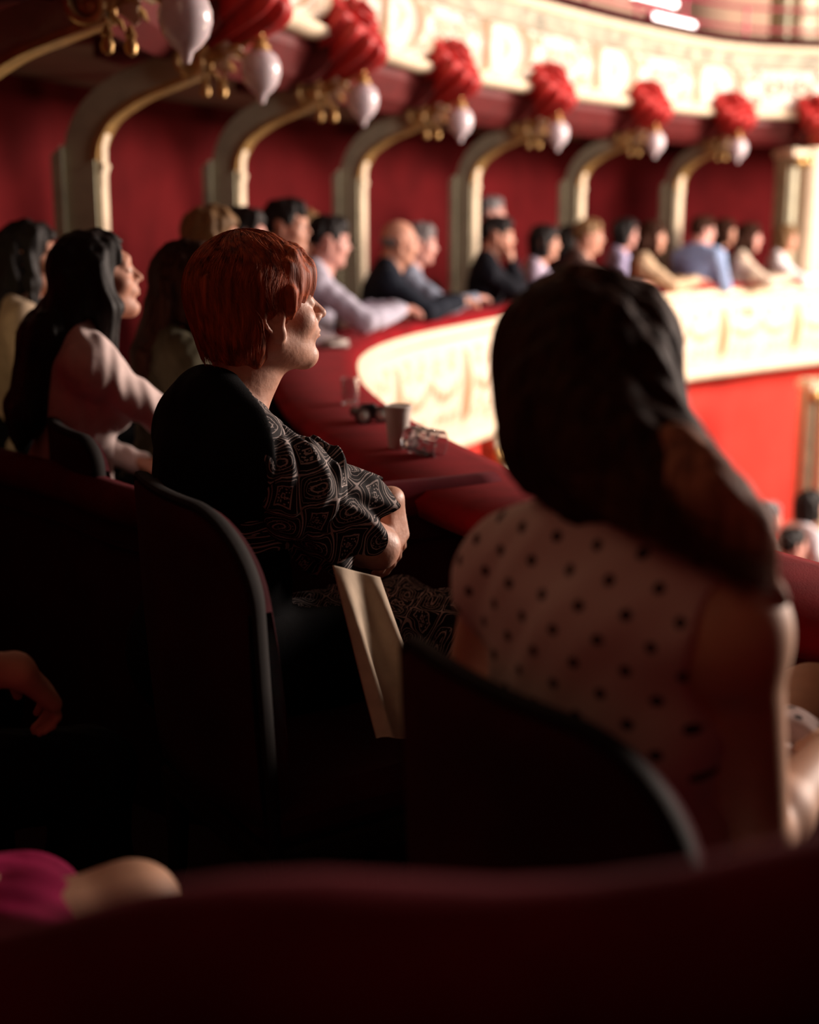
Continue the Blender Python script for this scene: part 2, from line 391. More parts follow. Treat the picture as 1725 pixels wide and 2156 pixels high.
def relief_lower(u, v, H):
    x = u*1.1; y = (v-.5)*H
    # standing figure-like gilt term between panels, swags in the panel
    body = np.exp(-(x/(.055+.03*np.cos(y*9)))**2)*np.clip(1-(abs(y)/(H*.42))**6, 0, 1)
    head = np.clip(1-np.hypot(x/.05, (y-H*.34)/.055), 0, 1)*1.5
    h = np.maximum(body*1.3, head)
    xx = abs(x); sw = y+.02-.5*(xx-.32)**2*4; h = np.maximum(h, .8*np.exp(-(sw/.045)**2)*np.clip((xx-.1)/.05, 0, 1)*(1+.3*np.sin(x*80)))
    for cx, cy_, R, ph in [(.20, .17, .09, 0), (.42, .17, .09, 2), (.18, -.15, .085, 1), (.40, -.16, .09, 4)]:
        h = np.maximum(h, spiral(xx, y, cx, cy_, R, 1.8, 1, ph))
    leaf = np.sin(x*60+3*np.sin(y*29))*np.sin(y*55+3*np.sin(x*23)); h = np.maximum(h, .3*np.clip(leaf, 0, 1))
    e = np.clip(np.minimum(v, 1-v)/.06, 0, 1); return h*e
def relief_mat(name, col, gold, lo, hi):
    m = mat(name, col, .55, bump=.25, bscale=60); nt = m.node_tree; b = nt.nodes['Principled BSDF']
    a = nt.nodes.new('ShaderNodeAttribute'); a.attribute_name = 'relief'
    mr = nt.nodes.new('ShaderNodeMapRange'); mr.inputs[1].default_value = lo; mr.inputs[2].default_value = hi
    mx = nt.nodes.new('ShaderNodeMix'); mx.data_type = 'RGBA'; mx.inputs[6].default_value = (*col, 1); mx.inputs[7].default_value = (*gold, 1)
    nt.links.new(a.outputs['Fac'], mr.inputs[0]); nt.links.new(mr.outputs[0], mx.inputs[0]); nt.links.new(mx.outputs[2], b.inputs['Base Color'])
    return m
M['fascia_up'] = relief_mat('cream_fascia_with_gilt_relief', (.76, .69, .61), (.46, .30, .16), .2, .95)
M['fascia_low'] = relief_mat('ivory_parapet_with_gilt_relief', (.74, .60, .45), (.34, .19, .07), .25, 1.0)
def fascia(C, off, z0, z1, bay, phase, fn, belly, depth, s0, s1, step=.014):
    s = np.r_[0, np.cumsum(np.linalg.norm(np.diff(C, axis=0), axis=1))]; T, N = normals2(C)
    si = np.arange(s[s0], s[s1], step); P = np.stack([np.interp(si, s, C[:, k]) for k in (0, 1)], 1); Nn = np.stack([np.interp(si, s, N[:, k]) for k in (0, 1)], 1)
    H = z1-z0; v = np.linspace(0, 1, int(H/step)); uu = ((si-phase)/bay) % 1.0-.5
    Ug, Vg = np.meshgrid(uu, v, indexing='ij'); h = fn(Ug, Vg, H)
    O = off+belly*np.sin(math.pi*Vg)+depth*h; X = np.zeros(Ug.shape+(3,))
    X[..., :2] = P[:, None, :]+Nn[:, None, :]*O[..., None]; X[..., 2] = z0+H*Vg
    a, b = X.shape[:2]; I = np.arange(a*b).reshape(a, b); F = np.stack([I[:-1, :-1], I[1:, :-1], I[1:, 1:], I[:-1, 1:]], -1).reshape(-1, 4)
    return X.reshape(-1, 3), F, h.ravel()
# --- our tier's parapet
a0 = near_on(RC, (1.15, 1.65)); s_all = np.r_[0, np.cumsum(np.linalg.norm(np.diff(RC, axis=0), axis=1))]
par = empty('balcony_parapet', (RC[a0][0], RC[a0][1], 0), 'curving ivory balcony parapet with gilt relief and red velvet ledge at seat level', 'parapet')
V, F, h = fascia(RC, .045, .02, .60, 1.1, 0, relief_lower, .03, .030, near_on(RC, (.11, 3.6)), len(RC)-3)
mkobj('relief_panel', V, F, M['fascia_low'], par, attr=h)
V, F = sweep(RC, [(.0, .60), (.05, .60), (.10, .625), (.115, .645), (.06, .66), (.065, .685), (.0, .70)]); mkobj('upper_moulding', V, F, M['cream'], par)
V, F = sweep(RC, [(-.30, -.08), (.03, -.09), (.075, -.07), (.10, -.03), (.085, .0), (.06, .03), (.0, .035), (-.30, -.06)]); mkobj('lower_moulding', V, F, M['cream'], par)
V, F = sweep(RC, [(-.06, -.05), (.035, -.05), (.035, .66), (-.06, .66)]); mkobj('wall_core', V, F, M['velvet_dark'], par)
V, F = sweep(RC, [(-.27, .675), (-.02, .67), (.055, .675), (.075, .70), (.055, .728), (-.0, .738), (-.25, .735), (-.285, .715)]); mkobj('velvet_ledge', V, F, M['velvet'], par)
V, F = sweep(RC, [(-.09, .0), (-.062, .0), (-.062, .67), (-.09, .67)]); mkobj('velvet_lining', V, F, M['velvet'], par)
# --- balcony above
up = empty('upper_balcony_front', (GC[20][0], GC[20][1], 1.9), 'brightly lit cream upper balcony front crowded with gilt scrollwork and cartouches', 'balcony')
sG = np.r_[0, np.cumsum(np.linalg.norm(np.diff(GC, axis=0), axis=1))]; gi = [near_on(GC, p) for p in GP]
V, F, h = fascia(GC, -.16, 2.27, 2.63, sG[gi[3]]-sG[gi[2]], sG[gi[2]], relief_upper, .06, .055, near_on(GC, (-.8, 2.0)), len(GC)-3, .013)
mkobj('relief_panel', V, F, M['fascia_up'], up, attr=h)
V, F = sweep(GC, [(-.31, 2.20), (-.16, 2.19), (-.10, 2.21), (-.09, 2.24), (-.15, 2.275), (-.31, 2.28)]); mkobj('lower_moulding', V, F, M['cream'], up)
V, F = sweep(GC, [(-.31, 2.62), (-.12, 2.62), (-.10, 2.64), (-.14, 2.66), (-.14, 2.74), (-.11, 2.76), (-.31, 2.77)]); mkobj('frieze', V, F, M['frieze'], up)
V, F = sweep(GC, [(-.31, 2.76), (-.11, 2.76), (-.06, 2.79), (-.06, 2.82), (-.31, 2.82)]); mkobj('cornice', V, F, M['cream'], up)
V, F = sweep(GC, [(-.36, 2.2), (-.19, 2.2), (-.19, 2.8), (-.36, 2.8)]); mkobj('wall_core', V, F, M['cream'], up)
V, F = sweep(GC, [(-.26, 2.82), (-.06, 2.82), (-.035, 2.85), (-.05, 2.89), (-.09, 2.905), (-.26, 2.90)]); mkobj('velvet_ledge', V, F, M['velvet_dark'], up)
# --- guard rail on the upper balcony with its lamps
M['rail_m'] = mat('magenta_red_metal', (.35, .03, .07), .4, metal=.3, noise=.1)
M['lamp_on'] = mat('lit_strip_lamp', (1, .9, .85), .4, emit=(1, .86, .82, 6))
gr = empty('guard_rail', (2.5, 12.0, 2.87), 'reddish metal guard rail with two bars above the upper balcony front', 'railing')
i0, i1 = near_on(GC, (.6, 9.4)), len(GC)-4
P3 = [(GC[i][0]+GN[i][0]*-.17, GC[i][1]+GN[i][1]*-.17) for i in range(i0, i1)]
for z in (2.98, 3.16): MB().tube([(x, y, z) for x, y in P3], .016, 8).build('bar', M['rail_m'], gr)
for i in range(0, len(P3), 14): MB().tube([(*P3[i], 2.86), (*P3[i], 3.17)], .013, 8).build('post', M['rail_m'], gr)
for q, (px, py, dd, ln) in enumerate([(1405, 20, 11.6, .8), (1465, 64, 11.85, .75)]):
    c = at(px, py, dd); i = near_on(GC, c); c = np.array([*(GC[i]+GN[i]*-.13), 3.07 if q == 0 else 2.93]); t3 = np.array([*GT[i], 0]); L_ = empty('strip_lamp', c-U*.05, ['long lit strip lamp fixed on the upper bar of the guard rail', 'long lit strip lamp lying low behind the guard rail near the balcony top'][q], 'lamp', rz=0)
    tb = MB().tube([c-t3*ln/2, c+t3*ln/2], .03, 12).build('tube', M['lamp_on'], L_)
    for sg in (-1, 1): MB().tube([c+sg*t3*ln/2, c+sg*t3*(ln/2+.04)], .036, 12).build('end_cap', M['rail_m'], tb)
    MB().box(c-U*.045, (.05, ln*.8, .03), [[t3[1], -t3[0], 0], [t3[0], t3[1], 0], [0, 0, 1]]).build('housing', M['rail_m'], L_)
# upper gallery seats glimpsed over the rail
M['seat_up'] = mat('magenta_seat_plush', (.40, .03, .06), .8, sheen=.4)
cols_up = [(1200, -6, 11.2), (1262, 4, 11.5), (1330, 30, 11.8), (1400, 68, 12.2), (1468, 80, 12.6)]
for q, (px, py, dd) in enumerate(cols_up):
    c = at(px, py, dd); i = near_on(GC, c); n3 = np.array([*GN[i], 0]); c = np.array([*(GC[i]+GN[i]*-.85), 2.28]); t3 = np.array([*GT[i], 0]); A = [t3, n3, U]
    st = empty('gallery_seat', c, 'magenta plush seat behind the upper guard rail, '+['leftmost of all', 'second from left', 'middle one of the five', 'second from right', 'rightmost, beside the beige wall'][q], 'seat', 'plush seats on the upper gallery')
    MB().box(c+U*.36, (.44, .40, .1), A, .3).build('seat', M['seat_up'], st)
    MB().box(c-n3*.22+U*.60, (.44, .09, .42), A, .3).build('backrest', M['seat_up'], st)
    for sg in (-1, 1): MB().box(c+t3*sg*.2+U*.16, (.05, .36, .32), A).build('side_panel', M['wood'], st)
# --- shell corbels, brackets with columns, globe lamps
LBR = .77
def frame_at(p):
    i = near_on(GC, p); return np.array([*GN[i], 0.]), np.array([*GT[i], 0.])
names = ['nearest, cut by the top left corner', 'second nearest', 'third nearest', 'fourth from the left', 'fifth from the left', 'sixth from the left', 'farthest on the right']
bay_names = ['cut off at the left edge of the photo', 'directly above the long-haired woman at left', 'behind the red-haired woman', 'beside the bald man', 'behind the man in black leaning on the ledge', 'second from the big column', 'next to the big pale column']
def bracket(g, idx):
    n3, t3 = frame_at(g); g3 = np.array([*g, 0.]); c = g3-n3*LBR
    br = empty('bracket_column', c, 'sage and gilt column curving into a balcony bracket, '+bay_names[idx], 'column', 'bracket columns under the upper balcony')
    # outlines in (radial outward, z)
    MB().plate([(-.07, 0), (.065, 0), (.065, 1.56), (-.07, 1.50)], c, n3, U, t3, .11).build('column_shaft', M['sage'], br)
    MB().plate([(-.115, 0), (-.07, 0), (-.07, 1.62), (-.115, 1.58)], c, n3, U, t3, .16).build('rear_strip', M['sage'], br)
    MB().plate([(.066, 0), (.085, 0), (.085, 1.50), (.10, 1.54), (.075, 1.57), (.066, 1.57)], c, n3, U, t3, .075).build('front_moulding', M['cream'], br)
    cen = [(-.0, 1.50), (.0, 1.60), (.03, 1.69), (.10, 1.78), (.20, 1.845), (.29, 1.885), (.37, 1.91), (.45, 1.935), (.53, 1.96)]
    wid = [.135, .135, .135, .13, .13, .125, .12, .11, .10]
    cen = catmull(cen, .03); wid = np.interp(np.linspace(0, 1, len(cen)), np.linspace(0, 1, len(wid)), wid)
    T, N = normals2(cen); out = [tuple(cen[i]+N[i]*wid[i]/2) for i in range(len(cen))]+[tuple(cen[i]-N[i]*wid[i]/2) for i in range(len(cen)-1, -1, -1)]
    MB().plate(out, c, n3, U, t3, .10).build('arm', M['sage'], br)
    lo = [tuple(cen[i]+N[i]*(wid[i]/2+.012)) for i in range(2, len(cen))]+[tuple(cen[i]+N[i]*(wid[i]/2-.01)) for i in range(len(cen)-1, 1, -1)]
    MB().plate(lo, c, n3, U, t3, .115).build('arm_moulding', M['gold'], br)
    # cream strip painting in the highlight on the concave elbow
    gl = [(.078, 1.46), (.088, 1.46), (.092, 1.62), (.12, 1.70), (.10, 1.70), (.075, 1.63)]
    MB().plate(gl, c, n3, U, t3, .06).build('elbow_highlight', M['cream'], br)
    # scroll at the arm's end, two drops, leaves
    m = MB()
    for sg in (-1, 1): m.tube([c+t3*sg*(.052+.02*math.exp(-a/5))+n3*(.50+.068*math.exp(-a/7)*math.cos(a+2.2))+U*(1.945+.068*math.exp(-a/7)*math.sin(a+2.2)) for a in np.linspace(14, 0, 56)], np.linspace(.008, .017, 56), 8)
    for sg in (-1, 1): m.ball(c+n3*.50+U*1.945+t3*sg*.05, .022)
    m.build('scroll', M['gold'], br)
    for sg in (0, 1):
        p = c+n3*(.54+.06*sg)+U*1.845+t3*(.02 if sg else -.02)
        MB().lathe([(0, -.04), (.017, -.03), (.022, -.01), (.013, .012), (.02, .02), (.006, .05)], p, 12).build('gilt_drop', M['gold'], br)
    m = MB()
    for k in range(14):
        a = (k*.61) % 2.4-.7; s_ = (k*.37) % 1.0; b0 = c+n3*(.52+.13*s_)+U*(1.93+.06*s_)+t3*.035*math.sin(k*2.1); b1 = b0+n3*.075*math.cos(a)+U*.075*math.sin(a)+t3*.045*(-1)**k
        m.tube([b0, (b0*.6+b1*.4)+U*.012, (b0*.2+b1*.8)+U*.014, b1], [.010, .021, .016, .004], 8, flat=.6)
    m.tube([c+n3*.50+U*1.95, c+n3*.66+U*2.0, c+n3*.77+U*2.075, c+n3*.80+U*2.13], [.032, .026, .018, .012], 10)
    m.build('leaf_cluster', M['gold'], br)
    m = MB(); m.ball(c+n3*.63+U*2.02, (.032, .032, .036)); m.tube([c+n3*.62+U*1.99, c+n3*.60+U*1.93, c+n3*.63+U*1.90], [.026, .03, .014], 10)
    for sg in (-1, 1): m.tube([c+n3*.62+U*1.99+t3*sg*.02, c+n3*.66+U*1.97+t3*sg*.06, c+n3*.71+U*1.99+t3*sg*.07], [.013, .012, .008], 8)
    m.build('carved_putto', M['cream'], br)
    return n3, t3, c
def globe(g, idx, n3, t3):
    c = np.array([*g, GZ])
    o = empty('globe_lamp', c+U*.16, 'white opal globe lamp under a gilt bracket, '+names[idx], 'lamp', 'opal globe lamps under the upper balcony')
    MB().lathe([(0, -.128), (.010, -.126), (.016, -.112), (.022, -.094), (.046, -.076), (.068, -.048), (.080, -.010), (.080, .022), (.068, .055), (.046, .075), (.03, .082)], c, 28).build('globe', M['glass_white'], o)
    MB().lathe([(.03, .075), (.04, .082), (.036, .10), (.02, .11), (.028, .125), (.012, .14), (.01, .17), (0, .17)], c, 16).build('gallery_cap', M['gold'], o)
def shell(g, idx, n3, t3):
    g3 = np.array([*g, 0.])
    o = empty('shell_corbel', g3+U*1.98, 'coral red fluted shell under the cream balcony, '+names[idx], 'corbel', 'fluted shell corbels under the upper balcony')
    MB().plate([(-.64, 1.955), (-.22, 2.0), (-.12, 2.08), (-.12, 2.27), (-.26, 2.33), (-.64, 2.21)], g3, n3, U, t3, .36).build('wedge', M['red_paint'], o)
    MB().plate([(-.66, 2.205), (-.26, 2.33), (-.14, 2.285), (-.14, 2.31), (-.26, 2.36), (-.66, 2.24)], g3, n3, U, t3, .40).build('top_moulding', M['cream'], o)
    ax_ = n3*.72+U*.62-t3*.25; ax_ /= np.linalg.norm(ax_); ex = t3; ey = np.cross(ax_, ex); A = [ex, ey, ax_]
    c = g3+n3*-.13+U*2.20; m = MB(); A = [v*1.3 for v in A]
    m.lathe([tuple(v) for v in catmull([(.02, -.30), (.07, -.22), (.12, -.10), (.155, 0), (.175, .07), (.17, .12), (.14, .14), (.115, .10), (.10, .05)], .02)], c, 112, A, wave=(.10, 14))
    fs = m.build('fluted_shell', M['shell'], o); fs.data.set_sharp_from_angle(angle=3.0)
    m = MB()                                 # curled petals inside the mouth
    A2_ = A
    for r, z0, ph, lob in [(.115, .10, 0, 7), (.08, .13, .4, 6), (.045, .155, .9, 5)]:
        m.lathe([tuple(v) for v in catmull([(r*.55, z0-.08), (r*.9, z0-.03), (r, z0+.015), (r*.93, z0+.045), (r*.78, z0+.03), (r*.6, z0-.02)], .012)], c, 64, A, wave=(.09, lob))
    m.ball(c+ax_*.21, .036); m.build('rosette', M['shell'], fs).data.set_sharp_from_angle(angle=3.0)
    m = MB()
    for k in range(5):
        a = -.9+k*.45; b0 = c-ax_*.1-U*.10; m.tube([b0, b0+t3*math.sin(a)*.08-U*.02+n3*.03, b0+t3*math.sin(a)*.15+U*.02*abs(k-2)+n3*.09], [.010, .02, .004], 8)
    m.build('gilt_leaves', M['gold'], o)
for q, g in enumerate(GP):
    n3, t3, c = bracket(g, q); globe(g, q, n3, t3); shell(g, q, n3, t3)
shell((GC[near_on(GC, (3.9, 12.9))]), 6, *frame_at((3.9, 12.9))); 
bpy.data.objects['shell_corbel.007']['label'] = 'coral red fluted shell corbel above the big pale column at the right edge'
# --- big proscenium pilaster at the right edge and its twin above and below
def pilaster(c, z0, z1, w_, label, cat='column', facing=(.35, -.94)):
    n3 = np.array([*facing, 0.]); n3 /= np.linalg.norm(n3); t3 = np.array([-n3[1], n3[0], 0.]); A = [t3, n3, U]; c = np.array([*c, 0.])
    o = empty('pilaster', c+U*z0, label, cat)
    H = z1-z0; mid = c+U*(z0+z1)/2
    MB().box(mid, (w_, .22, H), A, .05).build('shaft', M['sage'], o)
    for k in (-1, 1): MB().box(mid+n3*.115+t3*k*w_*.38, (w_*.12, .04, H), A).build('edge_strip', M['sage'], o)
    MB().tube([c+n3*.13+U*z0, c+n3*.13+U*z1], w_*.26, 24).build('half_round', M['cream'], o)
    MB().box(c+U*(z1-.05)+n3*.05, (w_*1.15, .34, .07), A, .2).build('abacus', M['cream'], o)
    m = MB()
    for k in range(5): m.ball(c+U*(z1-.12)+n3*.20+t3*(k-2)*w_*.2, (.05, .05, .06))
    m.build('capital_leaves', M['gold'], o)
    MB().box(c+U*(z0+.08)+n3*.04, (w_*1.15, .32, .16), A, .1).build('plinth', M['cream'], o)
    return o
pilaster(at(1690, 400, 13.2)[:2], 0, 1.93, .50, 'big pale green and cream pilaster at the right edge, level with the audience')
pilaster(at(1672, 40, 13.6)[:2], 2.28, 5.0, .42, 'green pilaster rising behind the upper guard rail')
pilaster(at(1728, 900, 11.75)[:2], -2.15, -.10, .36, 'green pilaster against the bright red wall below the balcony', facing=(.1, -1))
pilaster(at(1050, 940, 8.9)[:2], -2.15, -.10, .20, 'slim green pilaster half hidden behind the long brown hair, below the parapet', facing=(.3, -.95))
# --- velvet box partitions
def partition(P, top, label, th=.10, wave=0, m=None, h0=0, skirt=.02):
    C = catmull(P, .05); T, N = normals2(C); n = len(C)
    o = empty('velvet_partition', (C[n//2][0], C[n//2][1], h0), label, 'partition')
    tz = np.array([top(i/(n-1)) for i in range(n)]) if callable(top) else np.full(n, top)
    prof = [(th*.5*math.cos(a), -th*.5+th*.5*math.sin(a)) for a in np.linspace(-.6, math.pi+.6, 13)]
    V = np.zeros((n, len(prof), 3))
    for j, (a, b) in enumerate(prof): V[:, j, :2] = C+N*a; V[:, j, 2] = tz+b
    k = len(prof); F = [(i*k+j, (i+1)*k+j, (i+1)*k+(j+1) % k, i*k+(j+1) % k) for i in range(n-1) for j in range(k)]; F += [tuple(range(k)), tuple((n-1)*k+j for j in range(k-1, -1, -1))]
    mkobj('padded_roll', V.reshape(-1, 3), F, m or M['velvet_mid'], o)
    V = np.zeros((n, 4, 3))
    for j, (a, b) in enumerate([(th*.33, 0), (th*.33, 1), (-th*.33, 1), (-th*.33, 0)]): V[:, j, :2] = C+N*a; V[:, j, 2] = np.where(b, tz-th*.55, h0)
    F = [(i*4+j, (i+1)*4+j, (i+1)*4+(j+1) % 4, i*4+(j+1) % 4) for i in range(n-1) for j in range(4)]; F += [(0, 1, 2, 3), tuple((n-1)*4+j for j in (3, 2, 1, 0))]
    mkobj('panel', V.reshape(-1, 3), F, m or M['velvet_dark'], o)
    C2 = C+N*th*.36; MB().tube([(x, y, z-th*1.3) for (x, y), z in zip(C2, tz)], .007, 6).build('piping', M['velvet_dark'], o)
    return o
PZ = .755
pp = [atz(x, y, PZ)[:2] for x, y in [(0, 945), (150, 982), (300, 1030)]]+[np.array((-.36, 2.80))]+[atz(x, y, PZ)[:2] for x, y in [(800, 1016), (940, 1003)]]+[np.array((.20, 3.10))]
pp = [pp[0]+np.array((-1.0, .9)), pp[0]+np.array((-.45, .45))]+pp
partition(pp, PZ, 'dark red velvet partition crossing behind the red-haired woman to the ledge')
partition([(-.50, 4.86), (-.85, 4.84), (-1.25, 4.95), (-1.7, 5.1)], .79, 'short dark red velvet partition meeting the ledge just beyond the chin', .08)
# padded back of the row in front of the camera
fp = [(-.62, .72), (-.40, .70), (-.20, .70), (.0, .70), (.16, .68), (.34, .70), (.55, .76), (.8, .85)]
tops = [atz]
def ztop(px, py, d): return at(px, py, d)[2]
ctl = [(-.62, ztop(-600, 2060, .72)), (-.24, ztop(0, 1975, .70)), (-.145, ztop(330, 1882, .70)), (-.07, ztop(600, 1856, .70)), (.04, ztop(1000, 1890, .69)), (.12, ztop(1300, 1852, .69)), (.26, ztop(1725, 1722, .70)), (.8, ztop(1725, 1700, .70))]
cx = [c[0] for c in ctl]; cz = [c[1] for c in ctl]
fpc = catmull(fp, .05)
partition(fp, lambda t: float(np.interp(np.interp(t, np.linspace(0, 1, len(fpc)), fpc[:, 0]), cx, cz)), 'wine red velvet padded rail running along the very bottom of the photo', .11)
# ================================================================== CHAIRS
def chair(loc, az, label, group, topz=.88, wd=.42, cr=.07, crl=None, upholstery=None):
    """local x right, y forward; built in world coordinates"""
    f = Frame((loc[0], loc[1], 0), np.stack([[math.sin(az), -math.cos(az), 0], [math.cos(az), math.sin(az), 0], [0, 0, 1]], 1))
    o = empty('theatre_chair', f.o, label, 'chair', group)
    nu, nv = 28, 12
    def top(x):
        c_r = (crl if crl and x < 0 else cr); a = abs(x)-(wd/2-c_r); return topz-(c_r-math.sqrt(max(c_r*c_r-a*a, 0)) if a > 0 else 0)
    def P(x, z, off):
        y = -.20+.03*(2*x/wd)**2-.05*(z-.45)+off; return f.p((x, y, z))
    xs = [wd/2*math.sin(math.pi/2*t) for t in np.linspace(-1, 1, nu)]; V = []
    for off in (-.018, .022):
        for x in xs:
            for t in np.linspace(0, 1, nv): V.append(P(x, .42+(top(x)-.42)*t, off+(.012 if off > 0 else -.004)*math.sin(math.pi*t)))
    n0 = nu*nv; F = []
    for i in range(nu-1):
        for j in range(nv-1):
            F.append((i*nv+j, i*nv+j+1, (i+1)*nv+j+1, (i+1)*nv+j)); F.append((n0+i*nv+j, n0+(i+1)*nv+j, n0+(i+1)*nv+j+1, n0+i*nv+j+1))
        F.append((i*nv, (i+1)*nv, n0+(i+1)*nv, n0+i*nv)); F.append((i*nv+nv-1, n0+i*nv+nv-1, n0+(i+1)*nv+nv-1, (i+1)*nv+nv-1))
    for i in (0, nu-1):
        for j in range(nv-1): F.append((i*nv+j, n0+i*nv+j, n0+i*nv+j+1, i*nv+j+1))
    mkobj('backrest', V, F, upholstery or M['velvet_dark'], o)
    path = [P(-wd/2, z, 0) for z in np.linspace(.2, top(wd/2), 6)]+[P(x, top(x)+.004, 0) for x in xs[1:-1]]+[P(wd/2, z, 0) for z in np.linspace(top(wd/2), .2, 6)]
    MB().tube(catmull(path, .012), .0095, 10, flat=1.9).build('back_frame', M['wood'], o)
    A = f.R.T
    MB().box(f.p((0, .03, .415)), (.44, .44, .09), A, .35).build('seat_cushion', M['velvet_dark'], o)
    MB().box(f.p((0, .03, .35)), (.43, .43, .05), A, .15).build('seat_frame', M['wood'], o)
    for sx in (-1, 1):
        for sy in (-1, 1):
            MB().tube([f.p((sx*.19, .03+sy*.19, .35)), f.p((sx*.185, .03+sy*.20, .18)), f.p((sx*.20, .03+sy*.23, 0))], [.022, .018, .013], 10).build('leg', M['wood'], o)
    return o
# ================================================================== PEOPLE
def hand(w, d, nr, side, curl=.5, s=1., tag_='hand', spread=.0, curls=None):
    d = np.array(d, float); d /= np.linalg.norm(d); nr = np.array(nr, float); nr -= d*(nr@d); nr /= np.linalg.norm(nr)
    lat = np.cross(d, nr)*side; w = np.array(w, float); P = []
    xs = [.030, .011, -.009, -.028]; kn = [.088, .092, .086, .078]; L = [.070, .078, .072, .057]; rr = [.0090, .0092, .0088, .0078]
    for i in range(4):
        k = w+d*kn[i]*s+lat*xs[i]*s+nr*.004*s
        P.append(CN(w+lat*xs[i]*.55*s, k, .0165*s, .0125*s, .014*s, tag_))
        c = (curls[i] if curls else curl); dd = d+lat*spread*(xs[i]/.03); dd /= np.linalg.norm(dd); a = 0; p = k
        for q, fr_ in enumerate((.45, .30, .25)):
            a += c*(.45, .85, .6)[q]; v = dd*math.cos(a)-nr*math.sin(a); e = p+v*L[i]*fr_*s
            P.append(CN(p, e, rr[i]*(1-.08*q)*s, rr[i]*(.96-.1*q)*s, .004*s, tag_)); p = e
    t0 = w+d*.022*s+lat*.024*s-nr*.006*s; t1 = t0+(lat*.62+d*.72-nr*.30)*.040*s; t2 = t1+(lat*.22+d*.92-nr*.30*(.5+curl))*.032*s; t3 = t2+(d*.95-lat*.05-nr*.35*(.5+curl))*.024*s
    P += [CN(t0, t1, .016*s, .0115*s, .012*s, tag_), CN(t1, t2, .0105*s, .0098*s, .004*s, tag_), CN(t2, t3, .0098*s, .0082*s, .004*s, tag_)]
    return P
def head_prims(h, sex='f', nose=1., full=0., ear=1.):
    m = 1 if sex == 'm' else 0
    P = [E(h, (0, -.012, .030), (.073+.002*m, .093, .086), .02, 'head'),
         E(h, (0, .028, -.030), (.057+.003*m+full, .060, .078), .03, 'head'),
         CF(h, (.048+full, -.005, -.058), (.014, .060, -.098), .020, .018+.002*m, .03, 'head'), CF(h, (-.048-full, -.005, -.058), (-.014, .060, -.098), .020, .018+.002*m, .03, 'head'),
         E(h, (0, .066, -.098), (.019, .017, .016), .02, 'head'),
         E(h, (.040, .055, -.028), (.022, .024, .022), .02, 'head'), E(h, (-.040, .055, -.028), (.022, .024, .022), .02, 'head'),
         CF(h, (-.036, .072, .019), (.036, .072, .019), .013, .013, .015, 'head'),
         CF(h, (-.012, .082, .03), (.012, .082, .03), .012, .012, .02, 'head')]
    for sx in (-1, 1):
        P.append(E(h, (sx*.032, .096, .002), (.017, .014, .012), .012, 'head', sub=True))
        P.append(E(h, (sx*.031, .0755, .001), (.0150, .0125, .0125), .004, 'head'))
        P.append(E(h, (sx*.031, .0865, .0005), (.013, .0035, .0012), .0015, 'head', sub=True))
    P += [CF(h, (0, .086, .006), (0, .106*nose, -.026), .0075, .0098, .012, 'head'), E(h, (.0115, .093*nose, -.0305), (.008, .009, .007), .006, 'head'), E(h, (-.0115, .093*nose, -.0305), (.008, .009, .007), .006, 'head'),
          E(h, (0, .078, -.052), (.030, .016, .020), .018, 'head'),
          E(h, (0, .0925, -.0555), (.021, .0068, .0048), .004, 'head'), E(h, (0, .0905, -.0655), (.018, .0075, .0056), .004, 'head'),
          E(h, (0, .100, -.0605), (.022, .008, .0010), .0015, 'head', sub=True), E(h, (0, .092, -.079), (.022, .010, .007), .010, 'head', sub=True)]
    for sx in (-1, 1):
        Re = rotm(-sx*.42)
        P += [E(h, (sx*.0755, -.010, .000), (.0085*ear, .020*ear, .031*ear), .006, 'ear', R=Re), E(h, (sx*.0765, -.003, -.031-.006*(ear-1)*4), (.0072*ear, .011*ear, .015*ear), .006, 'ear', R=Re),
              E(h, (sx*.0865, -.009, .001), (.0075, .0105*ear, .018*ear), .003, 'ear', sub=True, R=Re), E(h, (sx*.080, .001, -.006), (.004, .005, .006), .003, 'ear', R=Re)]
        q = [h.p((sx*(.0805-.010*math.cos(a)), -.011+.0165*ear*math.cos(a), .001+.0285*ear*math.sin(a))) for a in np.linspace(-.3, math.pi+1.15, 11)]
        P += [CN(q[i], q[i+1], .0036*h.sc, .0036*h.sc, .003, 'ear') for i in range(10)]
    return P
def az_R(az): return np.stack([[math.sin(az), -math.cos(az), 0], [math.cos(az), math.sin(az), 0], [0, 0, 1]], 1)
class Person: pass
